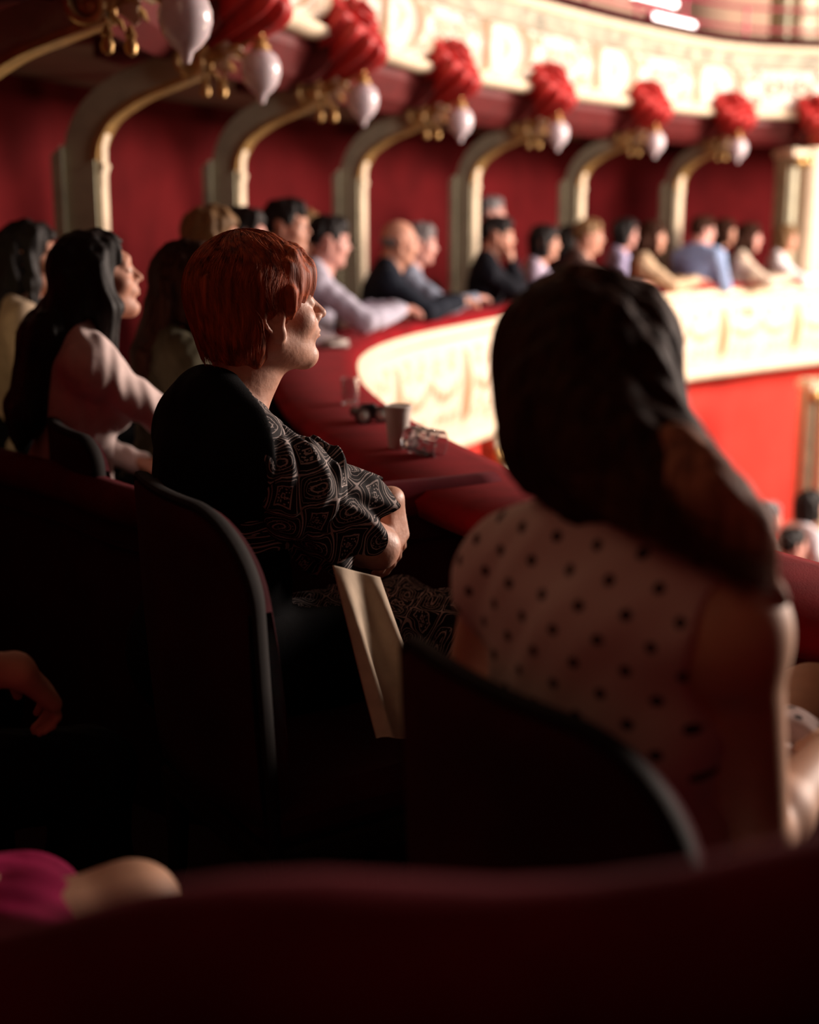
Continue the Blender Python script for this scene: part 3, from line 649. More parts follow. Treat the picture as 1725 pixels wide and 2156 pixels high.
def make_person(head_at, az, label, sex='f', sc=1., lean=(0, .0), twist=0, yaw=0, pitch=0, roll=0, hair='long', hairm='hair_black', top='top', topm=None, botm=None, skirt=False,
                arms=None, vox=.008, skin='skin', sleeves='long', group=None, extra=None, hoff=(0, 0, 0), legs=None, fat=0., headyaw=None, nose=1., full=0., sh=None, hairdisp=.0, floor=None, handspec=None):
    m = 1 if sex == 'm' else 0
    t = np.array([lean[0], lean[1], 1.]); t /= np.linalg.norm(t); Pl = np.array([0, 0, .56]); S_ = Pl+.435*t; N_ = Pl+.50*t+np.array([0, .012, 0]); H_ = N_+np.array([0, .035, .128])+np.array(hoff)
    R = az_R(az); base = np.array(head_at, float)-R@(H_*sc); f = Frame(base, R, sc)
    if floor is not None: base[2] = floor; f.o[2] = floor
    Rt = rotm(twist, -math.atan2(lean[1], 1), math.atan2(lean[0], 1)); ft = Frame(f.p(S_), R@Rt, sc)
    h = Frame(f.p(H_) if floor is None else np.array(head_at, float), R@rotm(yaw, pitch, roll), sc)
    sw = sh or (.150+.022*m); P = []
    # torso, in the torso frame (origin between the shoulders)
    P += [E(ft, (0, .0, -.10), (.140+.02*m+fat, .098+.012*m+fat*.8, .155), .04, 'torso'), E(ft, (0, -.022, -.03), (.135+.02*m, .062, .075), .04, 'torso'),
          CF(ft, (-sw+.02, -.005, -.015), (sw-.02, -.005, -.015), .050+.006*m, .050+.006*m, .05, 'torso'),
          E(ft, (0, .01, -.27), (.118+.018*m+fat, .092+.012*m+fat, .15), .06, 'torso'),
          E(f, (0, -.015, .57), (.165+fat*.8, .125+fat*.5, .125), .07, 'pelvis'),
          CN(h.p((0, -.022, -.05)), ft.p((0, -.015, .03)), (.050+.008*m)*sc, (.056+.010*m)*sc, .03, 'neck'), CN(h.p((0, .012, -.055)), ft.p((0, .01, .01)), (.040+.008*m)*sc, (.045+.008*m)*sc, .03, 'neck')]
    for sx in (-1, 1):
        P.append(CF(ft, (sx*.03, -.03, .055), (sx*(sw-.02), -.012, .015), .036+.008*m, .036+.008*m, .03, 'trap'))
        P.append(CF(ft, (sx*.028, .035, .012), (sx*(sw-.02), .012, .012), .012, .016, .02, 'trap'))
        if not m: P.append(E(ft, (sx*.072, .082, -.135), (.058+fat*.5, .052+fat*.4, .056), .03, 'torso'))
    arms = arms or {}
    for side, sx in (('R', 1), ('L', -1)):
        a = arms.get(side, ('lap',)); s0 = ft.p((sx*sw, -.005, -.02))
        if a[0] == 'lap': el = f.p((sx*.235, .02+.1*lean[1], .745)); wr = f.p((sx*.10, .24, .655)); hd = f.v((-sx*.35, .9, -.15)); hn = f.v((sx*.1, .1, 1)); cu = .5
        elif a[0] == 'rail': el = f.p((sx*.22, .24+.3*lean[1], .80)); wr = f.p((sx*.06, .44+.25*lean[1], .84)); hd = f.v((-sx*.6, .7, 0)); hn = f.v((0, .1, 1)); cu = .5
        elif a[0] == 'face': el = f.p((sx*.17, .27, .80)); wr = h.p((sx*.05, .10, -.16)); hd = h.p((sx*.02, .085, -.08))-wr; hn = f.v((0, 1, 0)); cu = 1.1
        else: el, wr, hd, hn, cu = a[1:6]
        ra = .047+.006*m+fat*.35
        P += [CN(s0, el, ra*sc, (ra-.010)*sc, .03, 'uarm'+side), E(ft, (sx*(sw+.002), -.004, -.03), (.048+.006*m, .052, .058), .03, 'delt'+side)]
        mid = el+(np.array(wr)-el)*.28
        P += [CN(el, mid, (ra-.011)*sc, (ra-.010)*sc, .02, 'farm'+side), CN(mid, wr, (ra-.010)*sc, (.0255+.004*m)*sc, .02, 'farm'+side)]
        cur = a[6] if len(a) > 6 else None
        P += hand(wr, hd, hn, -1 if side == 'R' else 1, cu, sc*(1+.06*m), 'hand'+side, .12, cur)
    if legs is None:
        yk = .47                              # knees stay on this side of the parapet
        while yk > .10:
            q = f.p((0, yk+.10, 0))[:2]; i = int(np.argmin(((RC-q)**2).sum(1)))
            if (q-RC[i])@RN[i] < -.10 or i < 40: break
            yk -= .03
        legs = {sd: (f.p((sg*.10, yk, .53)), f.p((sg*.11, yk-.06 if yk > .2 else yk-.16, .10))) for sd, sg in (('R', 1), ('L', -1))}
    for side, sx in (('R', 1), ('L', -1)):
        hp = f.p((sx*.085, .02, .535)); kn, ak = legs.get(side, (f.p((sx*.115, .47, .53)), f.p((sx*.12, .45, .10))))
        P += [CN(hp, kn, (.083+fat)*sc, (.056+fat*.4)*sc, .04, 'thigh'+side), CN(kn, (np.array(kn)*.6+np.array(ak)*.4)+f.v((0, -.015, 0)), .050*sc, .052*sc, .03, 'shin'+side), CN(np.array(kn)*.6+np.array(ak)*.4, ak, .047*sc, .034*sc, .03, 'shin'+side),
              CN(ak, np.array(ak)+f.v((0, .02, -.045))*sc, .034*sc, .034*sc, .02, 'foot'+side), CN(np.array(ak)+f.v((0, -.03, -.06))*sc, np.array(ak)+f.v((0, .15, -.068))*sc, .03*sc, .026*sc, .02, 'foot'+side)]
    HP = head_prims(h, sex, nose, full, 1.22 if skin == 'skin_old' else 1.); P += HP
    p = Person(); p.f, p.ft, p.h, p.P, p.sc = f, ft, h, P, sc
    root = empty('person', base, label, 'person', group); p.root = root
    V, F = sdf_mesh(P, vox); mkobj('body', V, F, M[skin], root); p.bodyV = V
    for sx, nm in ((-1, 'left'), (1, 'right')):
        MB().ball(h.p((sx*.031, .0768, .0005)), .0118*sc, 14, 9).build('eyeball', M['eye'], root)
    # clothes
    if topm:
        T_ = infl(P, .010*sc, ('torso', 'trap', 'pelvis') if sleeves != 'tank' else ('torso', 'pelvis'), .03)
        if sleeves == 'long': T_ += infl(P, .012*sc, ('uarmR', 'uarmL', 'deltR', 'deltL', 'farmR', 'farmL'), .025)
        if sleeves == 'short': T_ += infl(P, .012*sc, ('deltR', 'deltL'), .025)+[dict(q, b=q['a']+(q['b']-q['a'])*.55, rb=q['ra']) for q in infl(P, .016*sc, ('uarmR', 'uarmL'), .025)]
        T_.append(E(h, (0, .0, -.135), (.066+.01*m, .078+.01*m, .055), .008, '', sub=True)); T_.append(E(ft, (0, .09, .06), (.06, .06, .075), .01, '', sub=True))
        V, F = sdf_mesh(T_, vox, disp=wrinkle(.0035, seed=len(label)))
        mkobj(top, V, F, topm, root)
    if botm:
        if skirt:
            B = infl(P, .018*sc, ('pelvis', 'thighR', 'thighL'), .05)
            tr = [q for q in P if q['tag'] == 'thighR'][0]; tl = [q for q in P if q['tag'] == 'thighL'][0]
            B += [CN((tr['a']+tl['a'])/2, (tr['b']+tl['b'])/2, .085*sc, .06*sc, .05)]
        else: B = infl(P, .014*sc, ('pelvis', 'thighR', 'thighL', 'shinR', 'shinL'), .03)
        V, F = sdf_mesh(B, max(vox, .006), disp=wrinkle(.003, seed=3)); mkobj('skirt' if skirt else 'trousers', V, F, botm, root)
    for side in 'RL':
        fp_ = [q for q in infl(P, .007*sc, ('foot'+side,))]; V, F = sdf_mesh(fp_, .009); mkobj('shoe', V, F, M['black_cloth'], root)
    HV = hair_prims(h, hair, ft, f) if sc > 0 else None
    if HV:
        V, F = sdf_mesh(HV, min(vox, .006) if vox < .0075 else vox*.85, disp=wrinkle(.004, (60, 60, 12), 5) if hair != 'bald' else None); mkobj('hair', V, F, M[hairm], root)
    return p
def hair_prims(h, style, ft, f):
    if style == 'none': return None
    sub = lambda c, r, k=.012: E(h, c, r, k, '', sub=True)
    if style == 'short':
        return [E(h, (0, -.016, .036), (.081, .101, .092), .01), E(h, (0, .045, .085), (.055, .045, .035), .03), sub((0, .085, -.045), (.085, .060, .085)), sub((0, .03, -.115), (.12, .12, .075)), sub((.085, .01, -.02), (.025, .03, .035)), sub((-.085, .01, -.02), (.025, .03, .035))]
    if style == 'bald':
        return [E(h, (0, -.020, .0), (.0775, .088, .05), .01), sub((0, .07, -.02), (.11, .075, .12)), sub((0, .0, .085), (.12, .12, .07))]
    cap = [E(h, (0, -.016, .032), (.086, .106, .097), .01), E(h, (0, .02, .06), (.075, .075, .065), .02)]
    face = [sub((0, .100, -.035), (.074, .076, .098))]
    if style == 'bob':
        return cap+[E(h, (0, -.035, -.05), (.088, .08, .085), .03), CF(h, (.078, .01, -.0), (.075, .02, -.09), .022, .018, .02), CF(h, (-.078, .01, -.0), (-.075, .02, -.09), .022, .018, .02)]+face
    if style == 'bun':
        return cap[:1]+[E(h, (0, -.115, .06), (.045, .04, .04), .01)]+face+[sub((0, .03, -.12), (.12, .12, .08)), sub((.085, .01, -.02), (.025, .03, .035)), sub((-.085, .01, -.02), (.025, .03, .035))]
    # long
    bk = ft.p((0, -.085, -.02)); nape = h.p((0, -.075, -.06)); L = ft.p((0, -.095, -.16)); r_ = ft.v((1, 0, 0))*h.sc; out = list(cap)
    for x in (-.055, 0, .055):
        out += [CN(h.p((x*.9, -.05, .0)), nape+r_*x, .050, .046, .03), CN(nape+r_*x, bk+r_*x*1.1, .046, .034, .03), CN(bk+r_*x*1.1, L+r_*x*1.0, .034, .020, .03)]
    for sx in (-1, 1):
        fr_ = ft.p((sx*.085, .045, -.03))
        out += [CF(h, (sx*.076, .005, .01), (sx*.076, .008, -.075), .022, .024, .02), CN(h.p((sx*.076, .008, -.075)), fr_, .026, .018, .02)]
    return out+face
def tubes_mesh(paths, rad, seg=3):
    """many thin strands: paths (n, m, 3)"""
    paths = np.asarray(paths); n, m, _ = paths.shape
    T = np.gradient(paths, axis=1); T /= np.linalg.norm(T, axis=2, keepdims=True)+1e-9
    ref = np.array([.3, .5, .81]); N = np.cross(T, ref); N /= np.linalg.norm(N, axis=2, keepdims=True)+1e-9; B = np.cross(T, N)
    prof = np.sin(np.linspace(.35, math.pi-.12, m))[None, :, None]
    V = np.stack([paths+rad*prof*(math.cos(a)*N+math.sin(a)*B) for a in np.linspace(0, 2*math.pi, seg, endpoint=False)], 2)
    I = np.arange(n*m*seg).reshape(n, m, seg); F = []
    for k in range(seg):
        k2 = (k+1) % seg; F.append(np.stack([I[:, :-1, k], I[:, :-1, k2], I[:, 1:, k2], I[:, 1:, k]], -1).reshape(-1, 4))
    return V.reshape(-1, 3), np.concatenate(F)
def smooth_paths(Pt, m):
    """Pt (n,k,3) control points -> (n,m,3) quadratic-ish smoothing"""
    n, k, _ = Pt.shape; t = np.linspace(0, k-1, m); i = np.minimum(t.astype(int), k-2); fr_ = (t-i)[None, :, None]
    X = Pt[:, i]*(1-fr_)+Pt[:, i+1]*fr_
    for _ in range(3): X[:, 1:-1] = .25*X[:, :-2]+.5*X[:, 1:-1]+.25*X[:, 2:]
    return X
def join_VF(A, B):
    V = np.concatenate([A[0], B[0]]); return V, (A[1], B[1]+len(A[0]))
# ================================================================== patterned cloths
def N_(nt, t, **k):
    n = nt.nodes.new(t)
    for a, v in k.items(): setattr(n, a, v)
    return n
def mth(nt, op, a, b=None, c=None):
    n = nt.nodes.new('ShaderNodeMath'); n.operation = op
    for i, v in enumerate((a, b, c)):
        if v is None: continue
        if isinstance(v, (int, float)): n.inputs[i].default_value = v
        else: nt.links.new(v, n.inputs[i])
    return n.outputs[0]
def medallion_mat(name, su, sv, light=(.40, .33, .31), dark=(.012, .009, .011)):
    m = mat(name, dark, .8, bump=.2, bscale=25, sheen=.1, spec=.2); nt = m.node_tree; b = nt.nodes['Principled BSDF']
    uv = N_(nt, 'ShaderNodeUVMap'); nz = N_(nt, 'ShaderNodeTexNoise'); nz.inputs['Scale'].default_value = 55; nt.links.new(uv.outputs[0], nz.inputs['Vector'])
    sp = N_(nt, 'ShaderNodeSeparateXYZ'); nt.links.new(uv.outputs[0], sp.inputs[0])
    wv = mth(nt, 'MULTIPLY', mth(nt, 'SUBTRACT', nz.outputs['Fac'], .5), .35)
    u = mth(nt, 'ADD', mth(nt, 'MULTIPLY', sp.outputs[0], 2*math.pi/su), wv); v = mth(nt, 'ADD', mth(nt, 'MULTIPLY', sp.outputs[1], 2*math.pi/sv), wv)
    u = mth(nt, 'ADD', u, mth(nt, 'MULTIPLY', mth(nt, 'SINE', v), .5))
    fc = mth(nt, 'ADD', mth(nt, 'COSINE', u), mth(nt, 'COSINE', v))
    def tri(x): return mth(nt, 'SUBTRACT', mth(nt, 'MULTIPLY', mth(nt, 'ABSOLUTE', mth(nt, 'SUBTRACT', mth(nt, 'MULTIPLY', mth(nt, 'FRACT', mth(nt, 'MULTIPLY', x, .5/math.pi)), 2), 1)), 2), 1)
    ft_ = mth(nt, 'ADD', tri(u), tri(v)); pos = mth(nt, 'GREATER_THAN', ft_, 0)
    f = mth(nt, 'ADD', mth(nt, 'MULTIPLY', pos, fc), mth(nt, 'MULTIPLY', mth(nt, 'SUBTRACT', 1, pos), ft_))
    def line(c, w_): return mth(nt, 'LESS_THAN', mth(nt, 'ABSOLUTE', mth(nt, 'SUBTRACT', f, c)), w_)
    L = line(.0, .085)
    for c, w_ in ((.36, .035), (-.36, .035), (-1.0, .07), (.95, .045), (1.45, .04), (1.85, .045), (-1.8, .05)): L = mth(nt, 'MAXIMUM', L, line(c, w_))
    vo = N_(nt, 'ShaderNodeTexVoronoi'); vo.inputs['Scale'].default_value = 260; nt.links.new(uv.outputs[0], vo.inputs['Vector'])
    dots = mth(nt, 'MULTIPLY', mth(nt, 'LESS_THAN', vo.outputs['Distance'], .38), mth(nt, 'LESS_THAN', f, -1.15))
    dots2 = mth(nt, 'MULTIPLY', mth(nt, 'LESS_THAN', vo.outputs['Distance'], .28), mth(nt, 'GREATER_THAN', f, .95))
    L = mth(nt, 'MAXIMUM', L, mth(nt, 'MAXIMUM', dots, mth(nt, 'MULTIPLY', dots2, .6)))
    n2 = N_(nt, 'ShaderNodeTexNoise'); n2.inputs['Scale'].default_value = 500; nt.links.new(uv.outputs[0], n2.inputs['Vector'])
    L = mth(nt, 'MULTIPLY', L, mth(nt, 'ADD', .45, n2.outputs['Fac']))
    mx = N_(nt, 'ShaderNodeMix', data_type='RGBA'); nt.links.new(L, mx.inputs[0]); mx.inputs[6].default_value = (*dark, 1); mx.inputs[7].default_value = (*light, 1)
    nt.links.new(mx.outputs[2], b.inputs['Base Color']); return m
def dots_mat(name, period, rad, base=(.60, .45, .42), dot=(.03, .012, .010)):
    m = mat(name, base, .75, bump=.2, bscale=22, sheen=.1, spec=.2); nt = m.node_tree; b = nt.nodes['Principled BSDF']
    uv = N_(nt, 'ShaderNodeUVMap'); vs = []
    for off in (0, .5):
        a = N_(nt, 'ShaderNodeVectorMath', operation='MULTIPLY'); nt.links.new(uv.outputs[0], a.inputs[0]); a.inputs[1].default_value = (1/period[0], 1/period[1], 0)
        c = N_(nt, 'ShaderNodeVectorMath', operation='ADD'); nt.links.new(a.outputs[0], c.inputs[0]); c.inputs[1].default_value = (off, off, 0)
        d = N_(nt, 'ShaderNodeVectorMath', operation='FRACTION'); nt.links.new(c.outputs[0], d.inputs[0])
        e = N_(nt, 'ShaderNodeVectorMath', operation='SUBTRACT'); nt.links.new(d.outputs[0], e.inputs[0]); e.inputs[1].default_value = (.5, .5, 0)
        g = N_(nt, 'ShaderNodeVectorMath', operation='MULTIPLY'); nt.links.new(e.outputs[0], g.inputs[0]); g.inputs[1].default_value = (period[0], period[1], 0)
        q = N_(nt, 'ShaderNodeVectorMath', operation='LENGTH'); nt.links.new(g.outputs[0], q.inputs[0]); vs.append(q.outputs['Value'])
    L = mth(nt, 'LESS_THAN', mth(nt, 'MINIMUM', vs[0], vs[1]), rad)
    mx = N_(nt, 'ShaderNodeMix', data_type='RGBA'); nt.links.new(L, mx.inputs[0]); mx.inputs[6].default_value = (*base, 1); mx.inputs[7].default_value = (*dot, 1)
    nt.links.new(mx.outputs[2], b.inputs['Base Color']); return m
M['medallion'] = medallion_mat('black_cloth_with_pale_medallions', .088, .084)
M['polka'] = dots_mat('dusty_pink_cloth_with_dark_dots', (.052, .058), .0062)
M['blouse_pink'] = cloth('pale_pink_white_blouse', (.74, .58, .55))
M['magenta'] = cloth('magenta_dress_cloth', (.26, .005, .055))
M['coat'] = cloth('pale_taupe_coat_cloth', (.48, .38, .28))
def cyl_uv(V, a, b, ref):
    a = np.array(a); ax_ = np.array(b)-a; ax_ /= np.linalg.norm(ax_); ref = np.array(ref, float); ref -= ax_*(ref@ax_); ref /= np.linalg.norm(ref); q = np.cross(ax_, ref)
    d = V-a; z = d@ax_; th = np.arctan2(d@q, d@ref); return np.stack([th*.075, z], 1)
AZ = math.radians(33)
# ------------------------------------------------------------------ woman with copper red hair
def woman_red():
    az = math.radians(32); hd = at(556, 652, 2.45)
    el = at(795, 1152, 2.46); wr = at(700, 1135, 2.62); lw = at(822, 1052, 2.53); le = at(700, 1060, 2.72)
    arms = {'R': ('w', el, wr, at(640, 1130, 2.66)-wr, (0, 0, 1), .6),
            'L': ('w', le, lw, np.array([.10, .02, -1.]), np.array([.86, -.5, .1]), .55)}
    f0 = None
    p = make_person(hd, az, 'woman with short copper hair and patterned puff sleeve, sitting with folded arms', lean=(.06, .05), yaw=math.radians(-8), pitch=math.radians(9), hair='none', arms=arms, vox=.0032,
                    skin='skin_old', fat=.010, full=.006, nose=1.02, sh=.140, hoff=(.0, .03, .026), topm=None, botm=None)
    f, ft, h, P, root = p.f, p.ft, p.h, p.P, p.root
    # black back panel of the top
    T_ = infl(P, .018, ('torso', 'trap', 'pelvis'), .03)+infl(P, .017, ('deltL', 'uarmL'), .02)+infl(P, .026, ('deltR',), .03)+infl(P, .022, ('trap',), .03)
    T_ += [E(h, (0, .0, -.14), (.066, .080, .050), .008, '', sub=True), E(ft, (0, .10, .06), (.07, .08, .085), .01, '', sub=True)]
    fw = ft.v((0, 1, 0)); rt = ft.v((1, 0, 0)); o0 = ft.p((0, 0, 0))
    def clip(Q):
        y = (Q-o0)@fw; x = (Q-o0)@rt; z = Q[:, 2]-o0[2]
        return np.maximum(y+.002-.6*np.clip(-z-.08, 0, 1)-np.where(x < -.06, .25, 0), np.where(z > -.2, x-.24-.8*np.minimum(z+.03, 0), x-.2))
    V, F = sdf_mesh(T_, .005, disp=wrinkle(.001, seed=2), clip=clip); mkobj('black_back_panel', V, F, M['black_cloth'], root)
    V, F = sdf_mesh(infl(P, .022, ('pelvis',), .03)+[E(f, (.0, .01, .66), (.15, .112, .14), .05), CN(f.p((.09, .0, .54)), f.p((.10, .24, .53)), .122, .112, .04)], .006); mkobj('black_overskirt', V, F, M['black_cloth'], root)
    # patterned blouse beneath with puffed sleeve
    B = infl(P, .011, ('torso', 'trap', 'deltR', 'deltL', 'uarmL'), .03)+[E(h, (0, .0, -.14), (.068, .082, .052), .008, '', sub=True), E(ft, (0, .11, .06), (.055, .09, .075), .01, '', sub=True)]
    V, F = sdf_mesh(B, .005, disp=wrinkle(.003, seed=4)); uv = np.stack([(V-o0)@rt, V[:, 2]], 1); mkobj('blouse', V, F, M['medallion'], root, uv=uv)
    for side, sx in (('R', 1),):
        u = [q for q in P if q['tag'] == 'uarm'+side][0]; a, b = u['a'], u['b']; d = b-a
        A = a+d*.36
        W = [E(ft, (sx*.160, .010, -.025), (.050, .056, .052), .02), CN(a+d*.05, a+d*.32, .060, .088, .04), CN(a+d*.32, a+d*.43, .088, .074, .03)]
        def cl2(Q):
            y = (Q-o0)@fw; x = (Q-o0)@rt; z = Q[:, 2]-o0[2]
            return np.minimum(np.minimum((.150+1.1*np.minimum(z+.03, 0))-x, -(y+.012)), z+.10)
        V, F = sdf_mesh(W, .0035, disp=wrinkle(.0055, (38, 38, 22), 7+sx)); mkobj('puff_sleeve', V, F, M['medallion'], root, uv=cyl_uv(V, a, b, (1, -1, 0)))
        # gathered ruffle
        ax_ = d/np.linalg.norm(d); ref = np.array([1., -1, 0]); ref -= ax_*(ref@ax_); ref /= np.linalg.norm(ref); q2 = np.cross(ax_, ref); L = np.linalg.norm(d)
        seg, rows = 180, 16; V = []
        for inner in (0, 1):
            for i in range(rows):
                t = i/(rows-1); zz = (.40+.36*t)*L
                for k in range(seg):
                    th = 2*math.pi*k/seg; wv = (.10*math.sin(th*7+1.2*math.sin(t*3))+.05*math.sin(th*13+2))*min(1, t*1.6+.15)
                    r = (.076+.026*math.sin(t*1.7))*(1+wv)-(.0022 if inner else 0)
                    V.append(a+ax_*(zz+.012*math.sin(th*7)*t)+r*(math.cos(th)*ref+math.sin(th)*q2))
        n0 = rows*seg; F = []
        for i in range(rows-1):
            for k in range(seg):
                k2 = (k+1) % seg; F.append((i*seg+k, i*seg+k2, (i+1)*seg+k2, (i+1)*seg+k)); F.append((n0+i*seg+k, n0+(i+1)*seg+k, n0+(i+1)*seg+k2, n0+i*seg+k2))
        for i in (0, rows-1):
            for k in range(seg): k2 = (k+1) % seg; F.append((i*seg+k, n0+i*seg+k, n0+i*seg+k2, i*seg+k2))
        V = np.array(V); mkobj('sleeve_ruffle', V, np.array(F), M['medallion'], root, uv=cyl_uv(V, a, b, (1, -1, 0)))
    # skirt over the lap
    tr = [q for q in P if q['tag'] == 'thighR'][0]; tl = [q for q in P if q['tag'] == 'thighL'][0]
    B = [CN(q['a']*.7+q['b']*.3, q['b'], .098, .076, .05) for q in (tr, tl)]
    B += [CN(((tr['a']+tl['a'])*.7+(tr['b']+tl['b'])*.3)/2, (tr['b']+tl['b'])/2+f.v((0, .03, 0)), .105, .085, .05), CN(tr['b'], tr['b']-U*.18, .085, .09, .04), CN(tl['b'], tl['b']-U*.18, .085, .09, .04)]
    V, F = sdf_mesh(B, .005, disp=wrinkle(.005, (30, 30, 30), 9)); fo = f.o; q = V-fo; mkobj('skirt', V, F, M['medallion'], root, uv=np.stack([q@f.R[:, 0], q@f.R[:, 1]-q[:, 2]*.7], 1))
    # hair: soft layered short cut
    sub = lambda c, r, k=.012: E(h, c, r, k, '', sub=True)
    hr = (.098, .116, .104); hc = (0, -.026, .044)
    H1 = [E(h, hc, tuple(r-.004 for r in hr), .01), E(h, (0, -.055, -.030), (.082, .068, .082), .04), E(h, (0, .045, .055), (.078, .055, .055), .03),
          CF(h, (.085, .025, .03), (.083, .022, -.018), .014, .010, .02), CF(h, (-.085, .025, .03), (-.083, .022, -.018), .014, .010, .02),
          sub((0, .125, -.045), (.085, .068, .080)), sub((.10, .006, -.062), (.038, .048, .058)), sub((-.10, .006, -.062), (.038, .048, .058)), sub((0, .05, -.13), (.14, .11, .07))]
    A1 = sdf_mesh(H1, .004, disp=wrinkle(.003, (70, 70, 20), 5))
    n = 5200; r2 = np.random.default_rng(5); n = 8500
    alpha = r2.uniform(0, 2*math.pi, n); k = 7; K = np.linspace(0, 1, k)
    front = np.cos(alpha)  # alpha 0 = forehead
    phmax = np.radians(np.where(front > .55, 70+10*r2.random(n), np.where(front > -.25, 92+16*r2.random(n), 128+14*r2.random(n))))
    ph0 = r2.uniform(0, 1, n)**.8*phmax*.75; ph1 = np.minimum(ph0+np.radians(35+45*r2.random(n)), phmax+np.radians(8*r2.random(n)))
    lift = r2.uniform(-.004, .016, n); swirl = r2.normal(0, .10, n); wavea = r2.normal(0, .05, n); Pt = np.zeros((n, k, 3))
    for j, t in enumerate(K):
        ph = ph0+(ph1-ph0)*t; al = alpha+swirl*t+wavea*math.sin(t*7)+.10*np.sin(ph*6+alpha*3)
        g = (1+lift+.010*np.sin(al*17+ph*5)); low = np.clip((ph-1.9), 0, 1)
        over = np.clip(ph-math.pi/2, 0, 2); rf = np.where(over > 0, 1-.13*over**1.3, np.sin(ph))
        x = hc[0]+hr[0]*g*rf*np.sin(al); y = hc[1]+hr[1]*g*rf*np.cos(al); z = hc[2]+np.where(over > 0, -over*.125, hr[2]*g*np.cos(ph))
        Pt[:, j] = np.stack([x, y, z], 1)
    Pt = h.o+(Pt@h.R.T); A2 = tubes_mesh(smooth_paths(Pt, 10), .0011)
    mkobj('hair', A1[0], A1[1], M['hair_red'], root); mkobj('hair_strands', A2[0], A2[1], M['hair_red'], root)
    return p
p_red = woman_red()
# chair of the red-haired woman
chl = at(300, 980, 2.40); 
def chair_from_left(px, py, d, az, label, wd=.42, group='theatre chairs in our box', **k):
    Lp = at(px, py, d); r = az_R(az)[:, 0]; fw = az_R(az)[:, 1]; c = Lp+r*wd/2+fw*(.19); return chair(c[:2], az, label, group, topz=Lp[2]-.01, wd=wd, **k)
chair_from_left(305, 992, 2.26, AZ, crl=.02, cr=.14, label='dark wooden edged velvet chair holding the red-haired woman')
chair_from_left(874, 1338, 1.44, math.radians(36), crl=.02, label='large dark chair back in front of the polka dot blouse, nearest chair', wd=.42, cr=.13)
